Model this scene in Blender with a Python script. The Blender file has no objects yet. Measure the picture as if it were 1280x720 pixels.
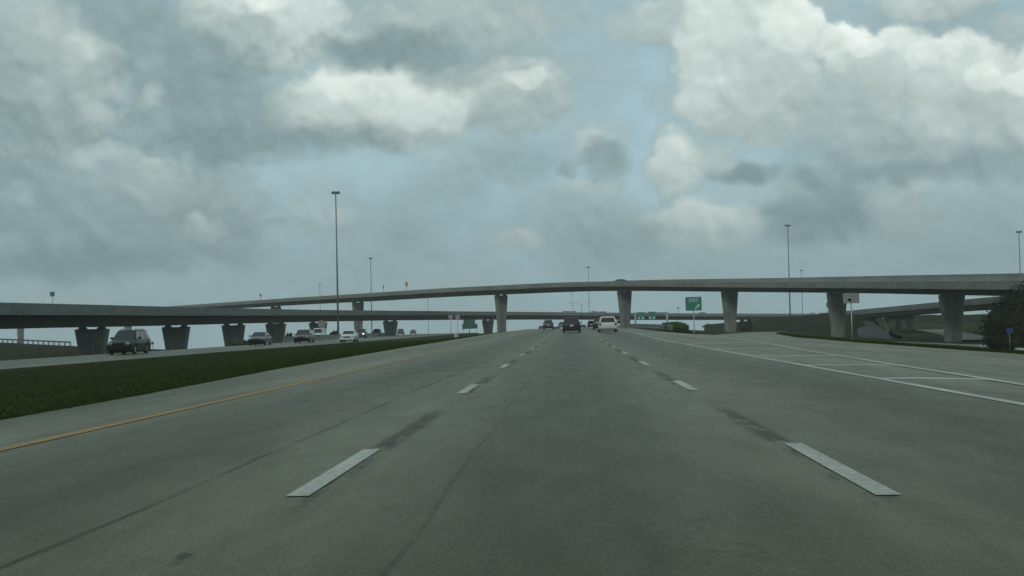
import bpy, bmesh, math, random
from mathutils import Vector, Matrix, noise as mnoise
import numpy as np
R = math.radians
rnd = random.Random(7)
sc = bpy.context.scene
col = sc.collection

# ------------------------------------------------------------------ camera
FPX, CX, CY = 1650.0, 640.0, 360.0
a = R(-1.25)
rx_, uy_ = 74*math.cos(a) + 45*math.sin(a), 74*math.sin(a) - 45*math.cos(a)
th = math.atan(-uy_/FPX)
ps = math.atan(rx_*math.cos(th)/FPX)
f0 = Vector((-math.sin(ps)*math.cos(th), math.cos(ps)*math.cos(th), math.sin(th)))
r0 = Vector((math.cos(ps), math.sin(ps), 0)); u0 = r0.cross(f0)
cr = r0*math.cos(a) + u0*math.sin(a); cu = u0*math.cos(a) - r0*math.sin(a)
CAM = Vector((0, 0, 1.09))
cd = bpy.data.cameras.new('camera'); cam = bpy.data.objects.new('camera', cd); col.objects.link(cam)
cd.sensor_width = 36; cd.lens = 36*FPX/1280; cd.clip_end = 12000; cd.clip_start = .1
M = Matrix((( cr.x, cu.x, -f0.x, CAM.x), (cr.y, cu.y, -f0.y, CAM.y), (cr.z, cu.z, -f0.z, CAM.z), (0, 0, 0, 1)))
cam.matrix_world = M
sc.camera = cam

def ray(px, py):
    d = f0*FPX + cr*(px-CX) + cu*(CY-py)
    return d
def P(px, py, Y):
    d = ray(px, py); return CAM + d*(Y/d.y)

# ------------------------------------------------------------------ tagging helpers
def tag(o, label=None, cat=None, group=None, kind=None):
    if label: o['label'] = label
    if cat: o['category'] = cat
    if group: o['group'] = group
    if kind: o['kind'] = kind
    return o
def empty(name, loc=(0, 0, 0), rz=0, label=None, cat=None, group=None):
    o = bpy.data.objects.new(name, None); col.objects.link(o)
    o.location = loc; o.rotation_euler = (0, 0, rz); o.empty_display_size = .3
    return tag(o, label, cat, group)

class MB:
    def __init__(s): s.bm = bmesh.new()
    def box(s, x0, x1, y0, y1, z0, z1, mat=None, bev=0):
        vs = [s.bm.verts.new(v) for v in ((x0,y0,z0),(x1,y0,z0),(x1,y1,z0),(x0,y1,z0),(x0,y0,z1),(x1,y0,z1),(x1,y1,z1),(x0,y1,z1))]
        fs = [s.bm.faces.new([vs[i] for i in q]) for q in ((0,3,2,1),(4,5,6,7),(0,1,5,4),(1,2,6,5),(2,3,7,6),(3,0,4,7))]
        if bev:
            ed = list({e for f in fs for e in f.edges})
            bmesh.ops.bevel(s.bm, geom=ed, offset=bev, segments=2, affect='EDGES')
        return s
    def tube(s, p0, p1, r0, r1=None, n=10, cap=True):
        p0 = Vector(p0); p1 = Vector(p1); r1 = r0 if r1 is None else r1
        d = (p1-p0).normalized(); t = Vector((0, 0, 1)) if abs(d.z) < .9 else Vector((1, 0, 0))
        u = d.cross(t).normalized(); v = d.cross(u)
        A = [s.bm.verts.new(p0+(u*math.cos(2*math.pi*k/n)+v*math.sin(2*math.pi*k/n))*r0) for k in range(n)]
        B = [s.bm.verts.new(p1+(u*math.cos(2*math.pi*k/n)+v*math.sin(2*math.pi*k/n))*r1) for k in range(n)]
        for k in range(n):
            f = s.bm.faces.new((A[k], A[(k+1)%n], B[(k+1)%n], B[k])); f.smooth = True
        if cap:
            s.bm.faces.new(A[::-1]); s.bm.faces.new(B)
        return s
    def loft(s, rings, closed=True, caps=True, smooth=False):
        V = [[s.bm.verts.new(p) for p in r] for r in rings]; n = len(V[0])
        for i in range(len(V)-1):
            for k in range(n if closed else n-1):
                f = s.bm.faces.new((V[i][k], V[i][(k+1)%n], V[i+1][(k+1)%n], V[i+1][k])); f.smooth = smooth
        if caps and closed:
            s.bm.faces.new(V[0][::-1]); s.bm.faces.new(V[-1])
        return s
    def prism(s, pts2, y0, y1, axis='y'):
        def m(p, t): return (p[0], t, p[1]) if axis == 'y' else ((t, p[0], p[1]) if axis == 'x' else (p[0], p[1], t))
        return s.loft([[m(p, y0) for p in pts2], [m(p, y1) for p in pts2]])
    def quad(s, pts, t=0.0):
        pts = [Vector(p) for p in pts]
        if t:
            nrm = (pts[1]-pts[0]).cross(pts[2]-pts[0]).normalized()*t
            s.loft([[p-nrm*.3 for p in pts], [p+nrm for p in pts]])
        else: s.bm.faces.new([s.bm.verts.new(p) for p in pts])
        return s
    def build(s, name, m, parent=None, kind=None, smooth=False, fixn=True):
        if fixn: bmesh.ops.recalc_face_normals(s.bm, faces=s.bm.faces[:])
        me = bpy.data.meshes.new(name)
        if smooth:
            for f in s.bm.faces: f.smooth = True
        s.bm.to_mesh(me); s.bm.free(); me.materials.append(m)
        o = bpy.data.objects.new(name, me); col.objects.link(o)
        if parent: o.parent = parent
        if kind: o['kind'] = kind
        return o

def ss(a, b, x):
    t = max(0, min(1, (x-a)/(b-a))); return t*t*(3-2*t)
def lerp(a, b, t): return a+(b-a)*t
def interp(tab, x):
    if x <= tab[0][0]: return tab[0][1]
    for (x0, y0), (x1, y1) in zip(tab, tab[1:]):
        if x <= x1: return lerp(y0, y1, (x-x0)/(x1-x0))
    (x0, y0), (x1, y1) = tab[-2:]
    return y1+(y1-y0)/(x1-x0)*(x-x1)

# ------------------------------------------------------------------ materials
class NT:
    """small node builder"""
    def __init__(s, nt): s.t = nt; s.n = nt.nodes; s.l = nt.links
    def add(s, typ, **kw):
        nd = s.n.new(typ)
        for k, v in kw.items(): setattr(nd, k, v)
        return nd
    def inp(s, nd, i, v):
        if v is None: return
        if isinstance(v, bpy.types.NodeSocket): s.l.new(v, nd.inputs[i])
        else: nd.inputs[i].default_value = v
    def math(s, op, a, b=None, c=None, clamp=False):
        nd = s.add('ShaderNodeMath', operation=op, use_clamp=clamp)
        s.inp(nd, 0, a); s.inp(nd, 1, b); s.inp(nd, 2, c); return nd.outputs[0]
    def vm(s, op, a, b=None, c=None):
        nd = s.add('ShaderNodeVectorMath', operation=op)
        s.inp(nd, 0, a); s.inp(nd, 1, b); s.inp(nd, 2, c)
        return nd.outputs['Value'] if op in ('DOT_PRODUCT', 'LENGTH', 'DISTANCE') else nd.outputs[0]
    def noise(s, vec, scale, detail=2, rough=.5, col=False, dist=0):
        nd = s.add('ShaderNodeTexNoise'); s.inp(nd, 'Vector', vec)
        nd.inputs['Scale'].default_value = scale; nd.inputs['Detail'].default_value = detail
        nd.inputs['Roughness'].default_value = rough; nd.inputs['Distortion'].default_value = dist
        return nd.outputs['Color' if col else 0]
    def mr(s, v, a, b, c=0., d=1., smooth=True):
        nd = s.add('ShaderNodeMapRange', interpolation_type='SMOOTHSTEP' if smooth else 'LINEAR')
        for i, x in enumerate((v, a, b, c, d)): s.inp(nd, i, x)
        return nd.outputs[0]
    def mix(s, f, a, b):
        nd = s.add('ShaderNodeMix', data_type='RGBA')
        s.inp(nd, 0, f); s.inp(nd, 6, a); s.inp(nd, 7, b); return nd.outputs[2]
    def mul(s, a, f):   # colour times factor
        nd = s.add('ShaderNodeMix', data_type='RGBA', blend_type='MULTIPLY'); nd.inputs[0].default_value = 1
        s.inp(nd, 6, a); s.inp(nd, 7, f); return nd.outputs[2]
    def comb(s, x, y, z):
        nd = s.add('ShaderNodeCombineXYZ')
        for i, v in enumerate((x, y, z)): s.inp(nd, i, v)
        return nd.outputs[0]
    def sep(s, v):
        nd = s.add('ShaderNodeSeparateXYZ'); s.inp(nd, 0, v); return nd.outputs
    def bump(s, h, strength=.3, dist=.02):
        nd = s.add('ShaderNodeBump'); s.inp(nd, 'Height', h)
        nd.inputs['Strength'].default_value = strength; nd.inputs['Distance'].default_value = dist
        return nd.outputs[0]
def C(r, g=None, b=None): return (r, r if g is None else g, r if b is None else b, 1)
def newmat(name, rough=.6, color=None, metal=0, spec=.5):
    m = bpy.data.materials.new(name); m.use_nodes = True
    T = NT(m.node_tree); b = m.node_tree.nodes['Principled BSDF']
    b.inputs['Roughness'].default_value = rough; b.inputs['Metallic'].default_value = metal
    b.inputs['Specular IOR Level'].default_value = spec
    if color is not None: b.inputs['Base Color'].default_value = color
    return m, T, b
def simple(name, color, rough=.6, metal=0, var=.15, scale=3., spec=.5):
    m, T, b = newmat(name, rough, None, metal, spec)
    g = T.add('ShaderNodeTexCoord').outputs['Object']
    n = T.noise(g, scale, 4, .6)
    k = T.mr(n, .3, .7, 1-var, 1+var*.6, False)
    T.inp(b, 'Base Color', T.mul(color, k)); return m

def mat_concrete(name, color, streak=.45, warm=None):
    m, T, b = newmat(name, .85, spec=.3)
    p = T.add('ShaderNodeNewGeometry').outputs['Position']
    s1 = T.noise(T.vm('MULTIPLY', p, (2.2, 2.2, .16)), 1.0, 4, .6)
    s2 = T.noise(T.vm('MULTIPLY', p, (.22, .22, .5)), 1.0, 4, .55)
    s3 = T.noise(p, 7, 4, .6)
    k = T.math('ADD', T.mr(s1, .35, .7, 1-streak, 1.06), T.mr(s2, .3, .7, -.12, .14))
    k = T.math('ADD', k, T.mr(s3, .3, .7, -.05, .05))
    T.inp(b, 'Base Color', T.mul(color, k)); T.inp(b, 'Normal', T.bump(s3, .25, .03)); return m

def mat_asphalt(name, base, gore=False, lanes=True):
    m, T, b = newmat(name, .7, spec=.5)
    p = T.add('ShaderNodeNewGeometry').outputs['Position']
    x, y, z = T.sep(p)
    grain = T.noise(T.vm('MULTIPLY', p, (1, .55, 1)), 75, 3, .7)
    grain2 = T.noise(T.vm('MULTIPLY', p, (1, .35, 1)), 22, 4, .65)
    mid = T.noise(T.vm('MULTIPLY', p, (1, .22, 1)), 2.2, 5, .6)
    big = T.noise(T.vm('MULTIPLY', p, (1, .12, 1)), .35, 4, .55)
    k = T.math('ADD', T.mr(grain, .25, .75, .55, 1.45, False), T.mr(grain2, .3, .7, -.27, .27, False))
    k = T.math('MULTIPLY', k, T.mr(mid, .3, .7, .84, 1.12))
    k = T.math('MULTIPLY', k, T.mr(big, .3, .7, .90, 1.08))
    if lanes:
        # oil-darkened lane centres and lighter wheel paths
        ph = T.math('ADD', x, T.math('MULTIPLY', T.math('SUBTRACT', big, .5), .5))
        c = T.math('COSINE', T.math('MULTIPLY', ph, 2*math.pi/3.65))
        k = T.math('MULTIPLY', k, T.math('MULTIPLY_ADD', c, T.mr(T.noise(T.comb(x, T.math('MULTIPLY', y, .05), 0), .8, 3), .3, .7, -.10, -.26), .97))
        k = T.math('MULTIPLY', k, T.mr(x, -5.9, -5.5, 1.22, 1.0))
        k = T.math('MULTIPLY', k, T.mr(x, 3.6, 4.9, 1.0, .86))
        # longitudinal joints, broken
        for xs, w, dp in ((-2.62, .020, .42), (-.83, .014, .22)):
            wob = T.math('MULTIPLY', T.math('SUBTRACT', T.noise(T.comb(0, y, xs), .25, 3), .5), .18)
            dxx = T.math('ABSOLUTE', T.math('SUBTRACT', T.math('SUBTRACT', x, xs), wob))
            ln = T.mr(dxx, w*.4, w*2.2, 1, 0)
            br = T.mr(T.noise(T.comb(xs, y, 3.3), .35, 4, .6), .34, .52, 0, dp)
            k = T.math('MULTIPLY', k, T.math('SUBTRACT', 1, T.math('MULTIPLY', ln, br)))
        # dark worn sealer left round the lane dashes
        nz = T.noise(T.vm('MULTIPLY', p, (1, .22, 1)), 5.0, 5, .7)
        for xs, off in ((-1.765, .07), (1.86, -.07)):
            pm = T.math('FLOORED_MODULO', T.math('SUBTRACT', y, 7.6), 12.4)
            yy = T.math('MULTIPLY', T.mr(pm, .0, 1.2, .35, 1), T.mr(pm, 7.5, 9.8, 1, 0))
            boost = T.mr(pm, 3.6, 4.6, .0, .32)
            xx = T.mr(T.math('ABSOLUTE', T.math('SUBTRACT', x, xs+off)), .05, .15, 1, 0)
            mk = T.math('MULTIPLY', T.math('MULTIPLY', xx, yy), T.mr(T.math('ADD', nz, T.math('MULTIPLY', boost, .35)), .47, .60, 0, 1))
            k = T.math('MULTIPLY', k, T.math('SUBTRACT', 1, T.math('MULTIPLY', mk, .52)))
            # small tar spots just beyond
            sp = T.mr(T.noise(T.vm('MULTIPLY', p, (1, .6, 1)), 2.3, 2, .5), .70, .76, 0, .5)
            sx = T.mr(T.math('ABSOLUTE', T.math('SUBTRACT', x, xs)), .2, .6, 1, 0)
            k = T.math('MULTIPLY', k, T.math('SUBTRACT', 1, T.math('MULTIPLY', sp, sx)))
    else:
        tr = T.noise(T.vm('MULTIPLY', p, (1.2, .1, 1)), .7, 3, .6)
        k = T.math('MULTIPLY', k, T.mr(tr, .35, .65, .82, 1.05))
    # cracks
    v = T.add('ShaderNodeTexVoronoi', feature='DISTANCE_TO_EDGE'); v.inputs['Scale'].default_value = .16
    wp = T.vm('ADD', T.vm('MULTIPLY', p, (1, .5, 1)), T.vm('MULTIPLY', T.noise(p, .8, 4, .6, col=True), (2.2, 2.2, 0)))
    T.inp(v, 'Vector', wp)
    ck = T.mr(v.outputs['Distance'], .0, .006, .35, 0)
    ck = T.math('MULTIPLY', ck, T.mr(T.noise(p, .12, 2), .5, .6, 0, 1))
    k = T.math('MULTIPLY', k, T.math('SUBTRACT', 1, ck))
    T.inp(b, 'Base Color', T.mul(base, k))
    T.inp(b, 'Normal', T.bump(T.math('ADD', grain, grain2), .15, .010))
    T.inp(b, 'Roughness', T.mr(grain2, .3, .7, .30, .44))
    T.inp(b, 'Specular IOR Level', T.math('MULTIPLY', T.math('POWER', k, 1.6), .03)); b.inputs['Specular Tint'].default_value = (1, .97, .66, 1); return m

def mat_paint(name, color, worn=.5):
    m, T, b = newmat(name, .6, spec=.4)
    p = T.add('ShaderNodeNewGeometry').outputs['Position']
    n = T.noise(p, 22, 5, .7); n2 = T.noise(T.vm('MULTIPLY', p, (2, .3, 1)), 1.1, 4, .6)
    f = T.mr(T.math('ADD', n, T.math('MULTIPLY', n2, .6)), .66, .98, worn, 1)
    T.inp(b, 'Base Color', T.mix(f, C(.08, .08, .06), color)); return m

def mat_grass(name, dark, light, straw, scale=1.0):
    m, T, b = newmat(name, .95, spec=.06)
    p = T.add('ShaderNodeNewGeometry').outputs['Position']
    n1 = T.noise(p, .22*scale, 5, .6); n2 = T.noise(p, 1.7*scale, 5, .65); n3 = T.noise(p, 14*scale, 4, .7); n4 = T.noise(p, 60*scale, 2, .6)
    f = T.math('ADD', T.math('MULTIPLY', n2, .5), T.math('MULTIPLY', n3, .5))
    c = T.mix(T.mr(f, .35, .65), dark, light)
    c = T.mix(T.math('MULTIPLY', T.mr(T.math('ADD', n1, T.math('MULTIPLY', n2, .3)), .54, .76), .75), c, straw)
    c = T.mul(c, T.mr(n4, .25, .75, .65, 1.3))
    T.inp(b, 'Base Color', c); T.inp(b, 'Normal', T.bump(T.math('ADD', n3, n4), .8, .08)); return m

def mat_leaf(name, dark, light):
    m, T, b = newmat(name, .85, spec=.06)
    p = T.add('ShaderNodeNewGeometry').outputs['Position']
    c = T.mix(T.mr(T.noise(p, 1.4, 4, .7), .35, .65), dark, light)
    c = T.mul(c, T.mr(T.noise(p, 9, 2), .3, .7, .7, 1.25))
    T.inp(b, 'Base Color', c); return m

def mat_glass(name, c=(.012, .016, .016)):
    m, T, b = newmat(name, .06, C(*c), spec=.6); return m
_paints = {}
def mat_carpaint(c, name='car_paint'):
    if c in _paints: return _paints[c]
    m, T, b = newmat(name, .32, None, .0, .28)
    g = T.add('ShaderNodeTexCoord').outputs['Object']
    n = T.noise(g, 2.5, 4, .6)
    z = T.sep(g)[2]
    dirt = T.math('MULTIPLY', T.mr(z, .25, .75, .30, 0), T.mr(n, .3, .7, .4, 1))
    T.inp(b, 'Base Color', T.mix(dirt, C(*c), C(.05, .048, .042)))
    T.inp(b, 'Roughness', T.mr(n, .3, .7, .25, .45))
    b.inputs['Coat Weight'].default_value = .06; b.inputs['Coat Roughness'].default_value = .12
    _paints[c] = m; return m

MT = dict(
    road=mat_asphalt('asphalt', C(.088, .084, .044)),
    gore=mat_asphalt('worn_pavement', C(.135, .128, .074), lanes=False),
    opp=mat_asphalt('far_pavement', C(.12, .115, .07), lanes=False),
    path=mat_asphalt('path_pavement', C(.14, .138, .10), lanes=False),
    white=mat_paint('white_road_paint', C(.47, .46, .38), .5),
    faded=mat_paint('faded_white_road_paint', C(.46, .46, .42), .25),
    yellow=mat_paint('yellow_road_paint', C(.36, .185, .014), .45),
    grass=mat_grass('median_turf', C(.017, .028, .004), C(.029, .046, .006), C(.050, .046, .014)),
    rough_grass=mat_grass('rough_turf', C(.016, .022, .007), C(.030, .038, .012), C(.045, .040, .02), .7),
    ivy=mat_grass('weedy_bank', C(.009, .016, .004), C(.017, .028, .007), C(.026, .026, .010), 1.2),
    conc=mat_concrete('weathered_concrete', C(.19, .195, .16), .3),
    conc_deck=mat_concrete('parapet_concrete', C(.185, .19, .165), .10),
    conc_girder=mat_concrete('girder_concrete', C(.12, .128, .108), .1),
    conc_pier=mat_concrete('pier_concrete', C(.185, .195, .17), .25),
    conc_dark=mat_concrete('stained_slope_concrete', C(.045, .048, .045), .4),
    rubber=simple('bearing_rubber', C(.03), .8),
    steel=simple('galvanised_steel', C(.30, .31, .31), .5, .5),
    steel_dark=simple('dull_steel', C(.14, .15, .15), .6, .3),
    rail=simple('weathered_rail_steel', C(.12, .125, .12), .6, .3),
    sign_green=simple('green_sign_sheeting', C(.005, .14, .085), .5, 0, .12),
    sign_green_dark=simple('dark_green_sign_sheeting', C(.005, .075, .045), .5, 0, .12),
    sign_white=simple('white_sign_sheeting', C(.72, .74, .72), .5, 0, .08),
    sign_grey=simple('bare_sign_back', C(.20, .215, .205), .55, .3, .12),
    lettering=simple('weathered_sign_letters', C(.40, .46, .43), .6, 0, .2),
    sign_dull=simple('weathered_sign_back', C(.17, .18, .17), .6, .2, .15),
    mast=simple('mast_steel', C(.16, .17, .165), .55, .3),
    sign_dim=simple('dull_sign_back', C(.10, .105, .105), .6, .2, .12),
    sign_blue=simple('blue_sign_sheeting', C(.012, .022, .13), .5, 0, .1),
    sign_brown=simple('faded_orange_sign_sheeting', C(.30, .17, .06), .5, 0, .1),
    black=simple('black_plastic', C(.007), .7, spec=.15),
    tyre=simple('tyre_rubber', C(.016), .85),
    rim=simple('alloy_rim', C(.36), .4, .7),
    chrome=simple('bright_trim', C(.5), .25, .9),
    glass=mat_glass('tinted_car_glass'),
    lens=simple('clear_lamp_lens', C(.26, .27, .26), .2, 0, .1, spec=.35),
    red_lens=simple('red_lamp_lens', C(.055, .004, .004), .25, 0, .1),
    plate=simple('licence_plate_paint', C(.55, .57, .58), .5, 0, .1),
    bark=simple('bark', C(.06, .045, .03), .9, 0, .3, 12),
    leaf=mat_leaf('dusky_foliage', C(.015, .018, .009), C(.036, .039, .018)),
    leaf2=mat_leaf('green_foliage', C(.022, .040, .012), C(.052, .080, .024)),
    blade=mat_leaf('grass_blades', C(.020, .034, .004), C(.034, .054, .007)),
)

# ------------------------------------------------------------------ terrain profile
def z_main(Y):
    t = max(0, Y-285)
    d = t*t/7000 if t < 140 else 2.8+.04*(t-140)
    return .14*ss(60, 150, Y) - d
SHT = [(0, -7.0), (12, -7.15), (22, -7.4), (36, -8.1), (70, -8.9), (150, -9.1), (300, -9.3)]
def Sh(Y): return interp(SHT, min(Y, 300))                        # grass edge of the left shoulder
def Nn(Y): return -25.6 - .022*max(0, Y-130)                 # near edge of the opposite carriageway
def Fn(Y): return -34.8 - .052*max(0, Y-110)                 # its far edge
def z_opp(Y):
    t = max(0, Y-430)
    return -.42 - .0021*max(0, Y-100) - (t*t/6000 if t < 120 else 2.4+.04*(t-120))
RT = [(0, 11.6), (45, 12.1), (59, 12.4), (90, 15.2), (128, 20), (170, 26), (268, 42), (420, 75)]
LT = [(0, 6.3), (20, 6.75), (33, 7.3), (43, 7.75), (84, 10.4), (128, 14), (170, 19), (268, 35), (420, 68)]
ET = [(0, 5.3), (80, 5.35), (225, 7.3), (300, 8.2), (420, 9)]
def Rr(Y): return interp(RT, Y)
def Lr(Y): return interp(LT, Y)
def Ee(Y): return interp(ET, Y)
def field(Y):
    z = interp([(60, 0), (140, -.44), (268, -1.4), (330, -1.9), (420, -4.0)], Y) if Y > 60 else 0
    return z
def zg(X, Y):
    n, f = Nn(Y), Fn(Y)
    s_ = Sh(Y)
    if X < s_:
        if X > n:
            t = (X-s_)/(n-s_)
            return lerp(z_main(Y), z_opp(Y), t) - .22*math.sin(math.pi*t)
        if X > f: return z_opp(Y)
        t = f-X
        return z_opp(Y) - .06*min(t, 4) - .045*max(0, t-4)
    m = Ee(Y)+2.0
    if X <= m: return z_main(Y)
    t = min(1, (X-m)/max(4.0, Lr(Y)-m))
    base = lerp(z_main(Y), field(Y), t*t*(3-2*t))
    ex = -2.0*(1-math.exp(-((X-Rr(Y))/13)**1.25)) if X > Rr(Y) else 0
    return base + ex
def ground_hit(px, py):
    lo, d = None, ray(px, py)
    Y = 5
    while Y < 900:
        p = CAM + d*(Y/d.y)
        if p.z < zg(p.x, p.y): return p
        Y += .25 if Y < 100 else 1
    return None

stations = [-25 + 2.5*i for i in range(0, 50)] + [100+5*i for i in range(1, 40)] + [300+10*i for i in range(0, 16)] + [470, 500, 550, 620, 720, 900, 1300]
def road_cols(Y): return [Sh(Y), -5.45, -3.6, -1.8, 0, 1.85, 3.6, Ee(Y)+.12]
def ramp_cols(Y):
    L, r = Lr(Y), Rr(Y); e = Ee(Y)+.12
    if Y <= 140: return [e, lerp(e, L, .33), lerp(e, L, .66), L, lerp(L, r, .35), lerp(L, r, .7), r]
    return [e, e+1, e+1.9, e+2.6]
def sheet(name, cols, Ys, m, dz, zf=zg, skirt=.3, kind='structure'):
    mb = MB(); rows = []
    for Y in Ys:
        xs = cols(Y)
        pts = [(x, Y, zf(x, Y)+dz) for x in xs]
        if skirt: pts = [(xs[0]-.02, Y, zf(xs[0], Y)+dz-skirt)] + pts + [(xs[-1]+.02, Y, zf(xs[-1], Y)+dz-skirt)]
        rows.append(pts)
    mb.loft(rows, closed=False, caps=False)
    o = mb.build(name, m, None, kind)
    me = o.data
    if sum(p.normal.z for p in me.polygons) < 0: me.flip_normals()
    return o
def ground_cols(Y):
    f, n, e, L, r = Fn(Y), Nn(Y), Ee(Y)+.12, Lr(Y), Rr(Y)
    lf = [-1000, -700, -450, -320, -220, -160] + [f-k for k in (80, 55, 40, 28, 20, 14, 9, 6, 4, 2, .8)]
    c = lf + [f, lerp(f, n, .5), n] + [lerp(n, Sh(Y), t) for t in (.06, .15, .3, .45, .6, .75, .88, .96)] + [Sh(Y), 0]
    e2 = min(e, L-1.0)
    L2 = max(L, e2+1)
    c += [e2, lerp(e2, L2, .3), lerp(e2, L2, .6), L2, r] + [r+k for k in (.7, 2, 4, 7, 11, 16, 22, 30, 42, 60, 90, 140, 220, 400, 700, 850)]
    return c
mg = MB()
mg.loft([[(x, Y, zg(x, Y)) for x in ground_cols(Y)] for Y in stations], closed=False, caps=False)
g = mg.build('ground', MT['grass'], None, 'structure')
if sum(p.normal.z*p.area for p in g.data.polygons) < 0: g.data.flip_normals()

main_st = [y for y in stations if y <= 560]
sheet('main_road', road_cols, main_st, MT['road'], .030)
sheet('exit_ramp', ramp_cols, [y for y in stations if y <= 140], MT['gore'], .030)
def far_ramp(Y): L, r = Lr(Y), Rr(Y); return [L, lerp(L, r, .5), r]
def sh_right(Y): e = Ee(Y)+.12; return [e, e+1.4, e+2.8]
sheet('right_shoulder', sh_right, [y for y in stations if 140 <= y <= 560], MT['gore'], .030)
sheet('far_exit_ramp', far_ramp, [y for y in stations if 140 <= y <= 420], MT['gore'], .030)
def opp_cols(Y): return [Fn(Y), lerp(Fn(Y), Nn(Y), .33), lerp(Fn(Y), Nn(Y), .66), Nn(Y)]
sheet('opposite_road', opp_cols, [y for y in stations if y <= 620], MT['opp'], .030)

# painted lines
def stripe(name, xf, w, y0, y1, m, dz=.036, step=1.5, zf=zg, parent=None):
    mb = MB(); Ys = [y0 + (y1-y0)*i/max(1, int((y1-y0)/step)) for i in range(max(1, int((y1-y0)/step))+1)]
    mb.loft([[(xf(Y)-w/2, Y, zs(Y, xf(Y)-w/2)+dz), (xf(Y)+w/2, Y, zs(Y, xf(Y)+w/2)+dz)] for Y in Ys], closed=False, caps=False)
    o = mb.build(name, m, None, 'structure')
    if o.data.polygons[0].normal.z < 0: o.data.flip_normals()
    return o
def zs(Y, X):
    """height of the paved sheets (linear between stations, like the meshes)"""
    for s0, s1 in zip(stations, stations[1:]):
        if s0 <= Y <= s1:
            t = (Y-s0)/(s1-s0)
            c0, c1 = road_cols(s0)+ramp_cols(s0)[1:], road_cols(s1)+ramp_cols(s1)[1:]
            return lerp(zg(X, s0), zg(X, s1), t)
    return zg(X, Y)
stripe('yellow_edge_line', lambda Y: -5.36-.22*ss(12, 60, Y), .17, -10, 330, MT['yellow'])
stripe('white_edge_line', lambda Y: Ee(Y)-.03, .16, -10, 330, MT['white'])
stripe('ramp_edge_line', lambda Y: Lr(Y)-.02, .16, -10, 138, MT['white'], .040)
stripe('opposite_yellow_line', lambda Y: Nn(Y)-1.3, .14, 20, 420, MT['faded'])
stripe('opposite_white_line', lambda Y: Fn(Y)+1.6, .14, 20, 420, MT['faded'])
for nm, xc in (('left_lane_dashes', -1.765), ('right_lane_dashes', 1.86)):
    mb = MB()
    for k in range(-1, 26):
        y0 = (8.4 if xc < 0 else 8.0)+12.4*k + rnd.uniform(-.06, .06); y1 = y0+(3.15 if xc < 0 else 3.4)
        for q in range(3):
            ya, yb = lerp(y0, y1, q/3), lerp(y0, y1, (q+1)/3)
            mb.bm.faces.new([mb.bm.verts.new(p) for p in ((xc-.075, ya, zs(ya, xc)+.036), (xc+.075, ya, zs(ya, xc)+.036), (xc+.075, yb, zs(yb, xc)+.036), (xc-.075, yb, zs(yb, xc)+.036))])
    mb.build(nm, MT['white'], None, 'structure', fixn=False)
for nm, fr in (('opposite_lane_dashes', .5),):
    mb = MB()
    for k in range(0, 26):
        y0 = 30+12.4*k; y1 = y0+3.15
        x0, x1 = lerp(Fn(y0), Nn(y0), fr), lerp(Fn(y1), Nn(y1), fr)
        mb.bm.faces.new([mb.bm.verts.new(p) for p in ((x0-.07, y0, z_opp(y0)+.045), (x0+.07, y0, z_opp(y0)+.045), (x1+.07, y1, z_opp(y1)+.045), (x1-.07, y1, z_opp(y1)+.045))])
    mb.build(nm, MT['faded'], None, 'structure', fixn=False)
# gore chevron bars between the two edge lines
mb = MB()
for yb, wd in ((22.9, .62), (30.2, .62), (38.7, .62), (49.7, .65), (63, .7)):
    xa, xb = Ee(yb)+.06, Lr(yb+.1)-.1
    A, B = [], []
    for i in range(9):
        t = i/8; x = lerp(xa, xb, t); yy = yb + 1.1*(t**2)*-1.0 + .2
        A.append((x, yy-wd/2, zg(x, yy)+.0345)); B.append((x, yy+wd/2, zg(x, yy)+.0345))
    mb.loft([A, B], closed=False, caps=False)
o = mb.build('gore_chevron_bars', MT['white'], None, 'structure')
for p in o.data.polygons:
    if p.normal.z < 0: p.flip()

# grass blades fringing and filling the near median
def blades(name, n, pick, h0, h1, m):
    vs, fs = [], []
    for i in range(n):
        x, y = pick(); z = zg(x, y)
        an = rnd.uniform(0, 6.283); w = rnd.uniform(.006, .014)*(1+y/35); h = rnd.uniform(h0, h1)
        lx, ly = rnd.gauss(0, .5)*h, rnd.gauss(0, .5)*h
        dx, dy = math.cos(an)*w, math.sin(an)*w
        k = len(vs)
        vs += [(x-dx, y-dy, z-.01), (x+dx, y+dy, z-.01), (x+lx, y+ly, z+h)]
        fs.append((k, k+1, k+2))
    me = bpy.data.meshes.new(name); me.from_pydata(vs, [], fs); me.materials.append(m)
    o = bpy.data.objects.new(name, me); col.objects.link(o); o['kind'] = 'stuff'
    return o
def pick_med():
    y = 14*math.exp(rnd.random()**.8*2.35)
    if rnd.random() < .18: return (Sh(y)+.06-abs(rnd.gauss(0, .16)), y)
    return (Sh(y) - rnd.random()**1.2*(abs(Nn(y))+Sh(y)), y)
tag(blades('median_grass', 90000, pick_med, .02, .055, MT['blade']), 'short mown green grass on the wide median left of the road', 'grass')
def pick_right():
    y = 24*math.exp(rnd.random()*1.9)
    if rnd.random() < .5: return (Rr(y)+abs(rnd.gauss(0, .25))-.05, y)
    return (Rr(y)+rnd.random()**1.5*14, y)
tag(blades('roadside_grass', 40000, pick_right, .04, .13, MT['blade']), 'rough green grass on the verge along the right edge of the exit ramp', 'grass')

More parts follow.
